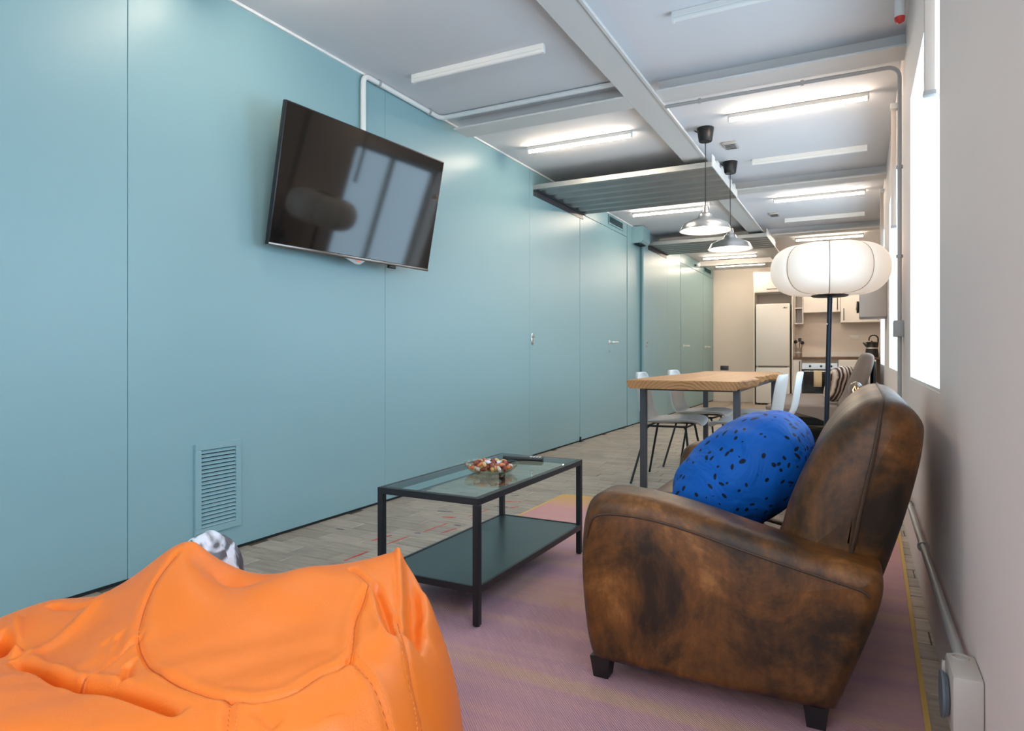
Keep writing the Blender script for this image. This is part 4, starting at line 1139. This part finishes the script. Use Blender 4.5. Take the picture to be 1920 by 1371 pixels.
# ================================================================== SOFA BED AND ITS NEIGHBOURS
sb = thing('sofa_bed', 'grey fabric sofa bed with raised back behind the floor lamp', 'sofa', (-.35, 8.7, 0))
MB().puffy([(p.x, p.y) for p in catmull([(-.87, .31), (-.895, .36), (-.87, .41), (-.6, .425), (-.2, .425), (0, .42), (.0, .32), (-.2, .29), (-.6, .29)], 4)], 7.60, 9.80, .03, bulge=.01).build('seat_cushion', M['sofa_grey'], sb)
MB().add([(-.60, 7.585, .40), (-.20, 7.585, .40), (-.22, 7.57, .22), (-.40, 7.575, .29), (-.60, 7.575, .34),
          (-.60, 7.60, .40), (-.20, 7.60, .40), (-.22, 7.585, .22), (-.40, 7.59, .29), (-.60, 7.59, .34)],
         [(0, 1, 2, 3, 4), (9, 8, 7, 6, 5), (0, 5, 6, 1), (1, 6, 7, 2), (2, 7, 8, 3), (3, 8, 9, 4), (4, 9, 5, 0)]).build('hanging_cover', M['sofa_grey'], sb)
bkp = [(p.x, p.y) for p in catmull([(-.20, .42), (-.14, .58), (-.01, .90), (.05, .965), (.12, .95), (.135, .89), (.10, .75), (.02, .52), (-.06, .42)], 5)]
MB().puffy(bkp, 7.55, 9.80, .04, bulge=.01).build('backrest', M['sofa_grey'], sb)
MB().box(-.80, .10, 7.70, 9.70, .20, .285, .006).build('frame', M['black_metal'], sb)
for x in (-.76, .04):
    for y in (7.76, 9.62):
        MB().tube([(x, y, .008), (x, y, .205)], [.016, .022], 12).build('leg', M['black_metal'], sb)
MB().box(.125, .15, 7.62, 9.7, .35, .88, .006).build('back_support', M['black_metal'], sb)
rg2 = thing('striped_rug', 'black and cream striped rug under the sofa bed', 'rug', (-.5, 8.5, 0))
MB().box(-.98, .18, 6.95, 9.95, .0006, .008, .002).build('rug_field', M['striped_rug'], rg2)
for yy in (6.95, 9.95):
    MB().box(-.98, .18, yy - .012, yy + .012, .0006, .006, .002).build('fringe', M['towel'], rg2)
# striped cushion
def ribbed_cushion():
    vs = []; fs = []; nu, nv = 72, 44
    for j in range(nv + 1):
        ph = -PI / 2 + PI * j / nv
        for i in range(nu):
            t = 2 * PI * i / nu
            pw = lambda q, e: math.copysign(abs(q) ** e, q)
            y = .20 * pw(math.cos(ph), .75) * pw(math.cos(t), .62); z = .20 * pw(math.cos(ph), .75) * pw(math.sin(t), .62); x = .085 * math.sin(ph)
            x += .010 * math.sin(y * 75) * math.cos(ph) * (1 if ph > 0 else -1)
            vs.append((x, y, z))
    for j in range(nv):
        for i in range(nu):
            fs.append((j * nu + i, j * nu + (i + 1) % nu, (j + 1) * nu + (i + 1) % nu, (j + 1) * nu + i))
    m = bpy.data.materials.new('pink_brown_wavy_stripes'); m.use_nodes = True
    N = NT(m); b = m.node_tree.nodes['Principled BSDF']
    tc = N.n('ShaderNodeTexCoord')
    w = N.n('ShaderNodeTexWave', bands_direction='Y'); w.inputs['Scale'].default_value = 6.5; w.inputs['Distortion'].default_value = 2.2; w.inputs['Detail Scale'].default_value = 2.0
    N.l(tc.outputs['Object'], w.inputs['Vector'])
    r = ramp(N, [(0.25, lin(70, 54, 46)), (0.42, lin(190, 160, 140)), (0.7, lin(206, 168, 150)), (0.9, lin(232, 216, 196))]); N.l(w.outputs['Fac'], r.inputs[0]); N.l(r.outputs[0], b.inputs['Base Color'])
    b.inputs['Roughness'].default_value = .9
    return MB().add(vs, fs).build('striped_cushion', m, angle=80)
sc_ = ribbed_cushion()
tag(sc_, 'ribbed cushion with wavy pink and brown stripes on the grey sofa bed', 'cushion')
sc_.location = (-.17, 7.86, .635); sc_.rotation_euler = (0, math.radians(20), math.radians(-38))
# globe lamp
gx, gy = -.022, 5.3
gl = thing('globe_lamp', 'small lamp with clear glass globe bulb peeking over the brown loveseat', 'lamp', (gx, gy, 0))
MB().lathe([(0, 0), (.10, 0), (.10, .012), (.02, .02), (0, .02)], (gx, gy, 0), 28).build('base', M['black_metal'], gl)
MB().tube([(gx, gy, .015), (gx, gy, .585)], .009, 10).build('stand', M['black_metal'], gl)
MB().lathe([(0, .58), (.02, .58), (.021, .63), (.014, .642), (0, .642)], (gx, gy, 0), 18).build('socket', M['chrome'], gl)
gb = MB().lathe([(.013, .64), (.02, .65), (.034, .665), (.044, .685), (.047, .705), (.043, .728), (.03, .747), (.012, .756), (0, .757)], (gx, gy, 0), 28, 'z', 'open').build('bulb', M['bulb_glass'], gl, angle=80)
MB().tube([(gx - .006, gy, .645), (gx - .018, gy, .70), (gx - .006, gy, .725), (gx + .004, gy, .69), (gx + .016, gy, .715), (gx + .008, gy, .645)], .002, 6).build('filament', M['filament'], gb)
# grey wall box beside the windows
wb_ = thing('wall_heater', 'grey box with round dial mounted between the far windows', 'heater', (.1, 7.0, 1.28))
MB().box(.0, XR, 6.72, 7.18, 1.285, 1.82, .012).build('body', mat('warm_grey_metal', lin(176, 168, 162), .45), wb_)
MB().lathe([(0, 0), (.056, 0), (.056, .012), (.05, .02), (.0, .022)], (-.021, 6.86, 1.385), 24, 'x').build('dial', M['black_plastic'], wb_)
MB().lathe([(0, 0), (.026, 0), (.024, .008), (.0, .009)], (-.028, 6.86, 1.385), 20, 'x').build('knob', M['white_plastic'], wb_)

# ================================================================== KITCHEN
YK, YW = 13.32, 13.60      # fronts of base and wall units
bh = mat('dark_bar_handle', lin(58, 50, 44), .4, metal=.6)
def vbar(x, y, z0, z1, par):
    MB().box(x - .006, x + .006, y - .03, y - .02, z0, z1, .002).box(x - .004, x + .004, y - .021, y + .002, z0 + .015, z0 + .023).box(x - .004, x + .004, y - .021, y + .002, z1 - .023, z1 - .015).build('handle', bh, par, smooth=False)
def hbar(x0, x1, y, z, par):
    MB().box(x0, x1, y - .03, y - .02, z - .006, z + .006, .002).box(x0 + .015, x0 + .023, y - .021, y + .002, z - .004, z + .004).box(x1 - .023, x1 - .015, y - .021, y + .002, z - .004, z + .004).build('handle', bh, par, smooth=False)
# tall housing around the fridge
th_ = thing('tall_cabinet', 'tall white housing with top cabinet around the fridge', 'cabinet', (-1.43, 13.6, 0))
for x0, x1 in ((-1.786, -1.768), (-1.112, -1.094)):
    MB().box(x0, x1, YK, YB - .003, 0, 2.52, .001).build('side_panel', M['white_lacquer'], th_, smooth=False)
MB().box(-1.768, -1.112, YK + .02, YB - .003, 2.13, 2.52).build('top_cabinet', M['white_lacquer'], th_, smooth=False)
d_ = MB().box(-1.765, -1.115, YK - .002, YK + .018, 2.133, 2.517, .002).build('door', M['white_lacquer'], th_, smooth=False)
hbar(-1.55, -1.32, YK - .002, 2.185, d_)
MB().box(-1.768, -1.112, YB - .03, YB - .012, .1, 2.13).build('back_panel', M['cream_paint'], th_, smooth=False)
fr = thing('fridge_freezer', 'tall white fridge freezer in the kitchen corner', 'fridge', (-1.43, 13.6, 0))
MB().box(-1.742, -1.146, YK + .05, YB - .06, .02, 1.905, .008).build('body', M['white_enamel'], fr)
u_ = MB().box(-1.742, -1.146, YK - .01, YK + .045, .735, 1.91, .012).build('upper_door', M['white_enamel'], fr)
l_ = MB().box(-1.742, -1.146, YK - .01, YK + .045, .03, .705, .012).build('lower_door', M['white_enamel'], fr)
MB().box(-1.70, -1.19, YK - .0, YK + .04, .706, .734).build('handle_recess', mat('grey_recess', lin(120, 112, 106), .6), fr, smooth=False)
MB().box(-1.26, -1.19, YK - .0125, YK - .009, 1.815, 1.828).box(-1.245, -1.225, YK - .0125, YK - .009, 1.828, 1.84).build('logo', mat('blue_grey_logo', lin(70, 78, 100), .4), u_, smooth=False)
for x in (-1.70, -1.19):
    MB().tube([(x, YK + .1, 0), (x, YK + .1, .025)], .02, 10).build('foot', M['black_plastic'], fr)
# open shelf unit
os_ = thing('open_shelf', 'narrow white open shelf beside the fridge housing', 'shelf', (-1.0, 13.75, 1.53))
MB().box(-1.090, -1.075, YW, YB - .003, 1.53, 2.20).box(-.952, -.937, YW, YB - .003, 1.53, 2.20).box(-1.075, -.952, YB - .015, YB - .003, 1.53, 2.20).build('carcass', M['white_lacquer'], os_, smooth=False)
for z in (1.53, 1.82, 2.18):
    MB().box(-1.0745, -.9525, YW + .002, YB - .016, z, z + .018).build('shelf_board', M['white_lacquer'], os_, smooth=False)
# wall cabinets
def wall_cab(x0, x1, z0, z1, label, doors):
    r = thing('wall_cabinet', label, 'cabinet', ((x0 + x1) / 2, 13.75, z0), 'white wall cabinets')
    MB().box(x0, x1, YW + .02, YB - .003, z0, z1, .001).build('carcass', M['white_lacquer'], r, smooth=False)
    for a, b, hx in doors:
        d = MB().box(a + .002, b - .002, YW, YW + .018, z0 + .002, z1 - .002, .002).build('door', M['white_lacquer'], r, smooth=False)
        vbar(hx, YW, z0 + .035, z0 + .26, d)
wall_cab(-.934, -.306, 1.74, 2.40, 'white wall cabinet above the cooker with a long dark handle', ((-.934, -.306, -.355),))
wall_cab(-.303, .345, 1.54, 2.40, 'lower hanging white wall cabinet in the kitchen corner', ((-.303, .02, -.25), (.02, .345, .30)))
# worktop, base units
tag(MB().box(-1.092, .40, YK - .02, YB - .003, .862, .902, .003).build('worktop', M['worktop'], smooth=False), 'dark wooden kitchen worktop', 'worktop')
tag(MB().box(-1.092, .40, YB - .022, YB - .002, .902, 1.0, .002).build('splash_rail', M['white_lacquer'], smooth=False), 'low pale upstand behind the kitchen worktop', 'upstand')
bc = thing('base_cabinet', 'narrow white base cabinet between fridge and oven', 'cabinet', (-1.02, 13.6, 0))
MB().box(-1.092, -.945, YK + .02, YB - .02, .0, .861).build('carcass', M['white_lacquer'], bc, smooth=False)
d_ = MB().box(-1.090, -.947, YK, YK + .018, .08, .858, .002).build('door', M['white_lacquer'], bc, smooth=False)
vbar(-.975, YK, .60, .83, d_)
ov = thing('oven', 'built-in steel oven with knobs under the worktop', 'oven', (-.68, 13.6, 0))
MB().box(-.943, -.345, YK + .03, YB - .02, .0, .861).build('carcass', M['steel'], ov, smooth=False)
MB().box(-.940, -.348, YK + .01, YK + .029, .795, .858).build('filler', mat('taupe_filler', lin(150, 136, 120), .6), ov, smooth=False)
cp = MB().box(-.940, -.348, YK - .002, YK + .029, .685, .792, .003).build('control_panel', M['steel'], ov, smooth=False)
for x in (-.80, -.615, -.45):
    MB().lathe([(0, -.03), (.018, -.03), (.021, -.004), (.021, 0), (0, 0)], (x, YK - .003, .737), 18, 'y').build('knob', M['black_plastic'], cp)
od = MB().box(-.940, -.348, YK - .002, YK + .029, .225, .680, .003).build('door', M['black_plastic'], ov, smooth=False)
MB().box(-.90, -.39, YK - .005, YK - .002, .28, .60).build('window', mat('oven_glass', lin(20, 26, 28), .08, spec=.8), od, smooth=False)
MB().tube([(-.90, YK - .045, .645), (-.39, YK - .045, .645)], .011, 12).box(-.88, -.868, YK - .045, YK - .002, .64, .65).box(-.42, -.408, YK - .045, YK - .002, .64, .65).build('handle', M['chrome'], od)
MB().box(-.940, -.348, YK + .01, YK + .029, .0, .222).build('drawer', M['white_lacquer'], ov, smooth=False)
tw = MB()
prof = [(YK - .060, .36), (YK - .061, .50), (YK - .060, .640), (YK - .055, .655), (YK - .045, .659), (YK - .036, .655), (YK - .031, .64), (YK - .030, .46)]
n_ = 10; vs = []; fs = []
for i, (y, z) in enumerate(prof):
    for k in range(n_ + 1):
        x = -.735 + .135 * k / n_
        vs.append((x, y + .004 * math.sin(k * 1.7) * (1 if i in (0, 1, 7) else 0), z))
for i in range(len(prof) - 1):
    for k in range(n_): fs.append((i * (n_ + 1) + k, i * (n_ + 1) + k + 1, (i + 1) * (n_ + 1) + k + 1, (i + 1) * (n_ + 1) + k))
tw = MB().add(vs, fs).build('kitchen_towel', M['towel'], angle=80)
md = tw.modifiers.new('thickness', 'SOLIDIFY'); md.thickness = .004
tag(tw, 'cream towel hanging over the oven handle', 'towel')
wm = thing('washing_machine', 'white washing machine under the dark worktop', 'washing machine', (-.02, 13.55, 0))
MB().box(-.335, .265, YK - .05, YB - .08, .01, .858, .012).build('body', M['white_enamel'], wm)
MB().box(-.33, .26, YK - .056, YK - .05, .72, .845, .002).build('control_panel', M['white_plastic'], wm, smooth=False)
pd = MB().lathe([(.12, 0), (.185, 0), (.18, -.02), (.13, -.026), (.12, -.015)], (-.035, YK - .051, .43), 36, 'y', 'ring').build('porthole', M['grey_plastic'], wm)
MB().lathe([(0, -.018), (.08, -.015), (.122, -.004), (.122, 0), (0, 0)], (-.035, YK - .051, .43), 36, 'y').build('glass', mat('dark_porthole', lin(40, 44, 48), .1), pd)
MB().lathe([(0, -.025), (.028, -.025), (.03, 0), (0, 0)], (.16, YK - .056, .785), 20, 'y').build('knob', M['grey_plastic'], wm)
hb = thing('hob', 'black glass hob on the kitchen worktop', 'hob', (-.3, 13.6, .902))
MB().box(-.56, .02, YK + .06, YB - .10, .9025, .909, .003).build('glass_plate', mat('black_hob_glass', lin(16, 16, 18), .08), hb)
for x, y in ((-.42, 13.5), (-.12, 13.5), (-.42, 13.72), (-.12, 13.72)):
    MB().lathe([(.075, .9092), (.085, .9092), (.085, .9098), (.075, .9098)], (x, y, 0), 28, 'z', 'ring').build('ring_mark', M['grey_plastic'], hb)
# kettle
kx, ky = .20, 13.50
kt = thing('kettle', 'black kettle with arched handle on the worktop', 'kettle', (kx, ky, .902))
MB().lathe([(0, .903), (.105, .903), (.108, .93), (.100, 1.02), (.088, 1.10), (.083, 1.155), (0, 1.155)], (kx, ky, 0), 32).build('body', M['black_plastic'], kt)
MB().lathe([(0, 1.155), (.098, 1.153), (.10, 1.168), (.06, 1.18), (.014, 1.182), (.012, 1.20), (0, 1.202)], (kx, ky, 0), 32).build('lid', M['black_plastic'], kt)
MB().tube([(kx + .085, ky, 1.06), (kx + .098, ky, 1.18)] + arc((kx + .028, ky, 1.225), .072, .15, PI * .98, 10) + [(kx - .046, ky, 1.20)], .012, 12).build('handle', M['black_plastic'], kt)
MB().tube([(kx - .08, ky, 1.10), (kx - .115, ky, 1.14), (kx - .14, ky, 1.165)], [.022, .016, .010], 12).build('spout', M['black_plastic'], kt)
MB().lathe([(.0995, 1.055), (.101, 1.055), (.0975, 1.075), (.096, 1.075)], (kx, ky, 0), 32, 'z', 'ring').build('metal_band', M['steel'], kt)
# utensil jar
jx, jy = -1.01, 13.52
jar = thing('utensil_jar', 'steel utensil jar on the worktop beside the fridge', 'jar', (jx, jy, .902))
MB().lathe([(0, .903), (.058, .903), (.060, .91), (.060, 1.075), (.063, 1.08), (.057, 1.08), (.055, .915), (0, .912)], (jx, jy, 0), 28).build('jar', M['steel'], jar)
MB().lathe([(.0605, .98), (.0612, .98), (.0612, .99), (.0605, .99)], (jx, jy, 0), 28, 'z', 'ring').build('band', M['chrome'], jar)
for k, (dx, dy, hx, hz, kind, lab) in enumerate(((-.02, .0, -.05, 1.17, 'ladle', 'black ladle standing leftmost in the steel utensil jar'), (.01, .015, .02, 1.20, 'spatula', 'black spatula standing tallest in the steel utensil jar'), (.025, -.01, .065, 1.15, 'serving_spoon', 'black serving spoon leaning right in the steel utensil jar'))):
    u = thing(kind, lab, kind.replace('_', ' '), (jx + dx, jy + dy, .915), 'utensils in the jar')
    MB().tube([(jx + dx, jy + dy, .916), (jx + hx, jy + dy, hz)], .005, 8).build('shaft', M['black_plastic'], u)
    if kind == 'spatula':
        MB().box(jx + hx - .028, jx + hx + .028, jy + dy - .004, jy + dy + .004, hz - .01, hz + .06, .003).build('head', M['black_plastic'], u)
    else:
        MB().lathe([(0, -.012), (.02, -.011), (.032, -.002), (.034, .006), (.028, .004), (0, -.004)], (jx + hx, jy + dy - .005, hz + .02), 18, 'y').build('head', M['black_plastic'], u)
# sockets on the kitchen wall
def plate(x, z, w, h, label, m):
    r = thing('wall_socket', label, 'socket', (x, YB, z))
    MB().box(x - w / 2, x + w / 2, YB - .012, YB - .0005, z - h / 2, z + h / 2, .003).build('plate', m, r)
    for s in (-1, 1):
        MB().lathe([(0, -.003), (.02, -.003), (.022, 0), (0, 0)], (x + s * w / 4, YB - .011, z), 16, 'y').build('outlet', m, r)
plate(-.07, 1.275, .17, .085, 'pale double socket on the kitchen wall above the worktop', M['white_lacquer'])
plate(-2.43, .68, .16, .085, 'dark grey socket on the cream wall above the dining table', M['grey_metal'])
o = thing('ceiling_spotlight', 'small white ball spotlight high on the far teal wall', 'spotlight', (XL2, 12.2, 2.57))
MB().lathe([(0, 0), (.016, 0), (.016, .02), (.01, .022), (.01, .05), (0, .05)], (XL2, 12.2, 2.575), 14, 'x').build('bracket', M['grey_metal'], o)
MB().lathe([(0, -.035), (.02, -.03), (.034, -.012), (.036, .005), (.03, .022), (.015, .033), (0, .036)], (XL2 + .07, 12.2, 2.575), 20, 'x').build('head', M['white_plastic'], o)
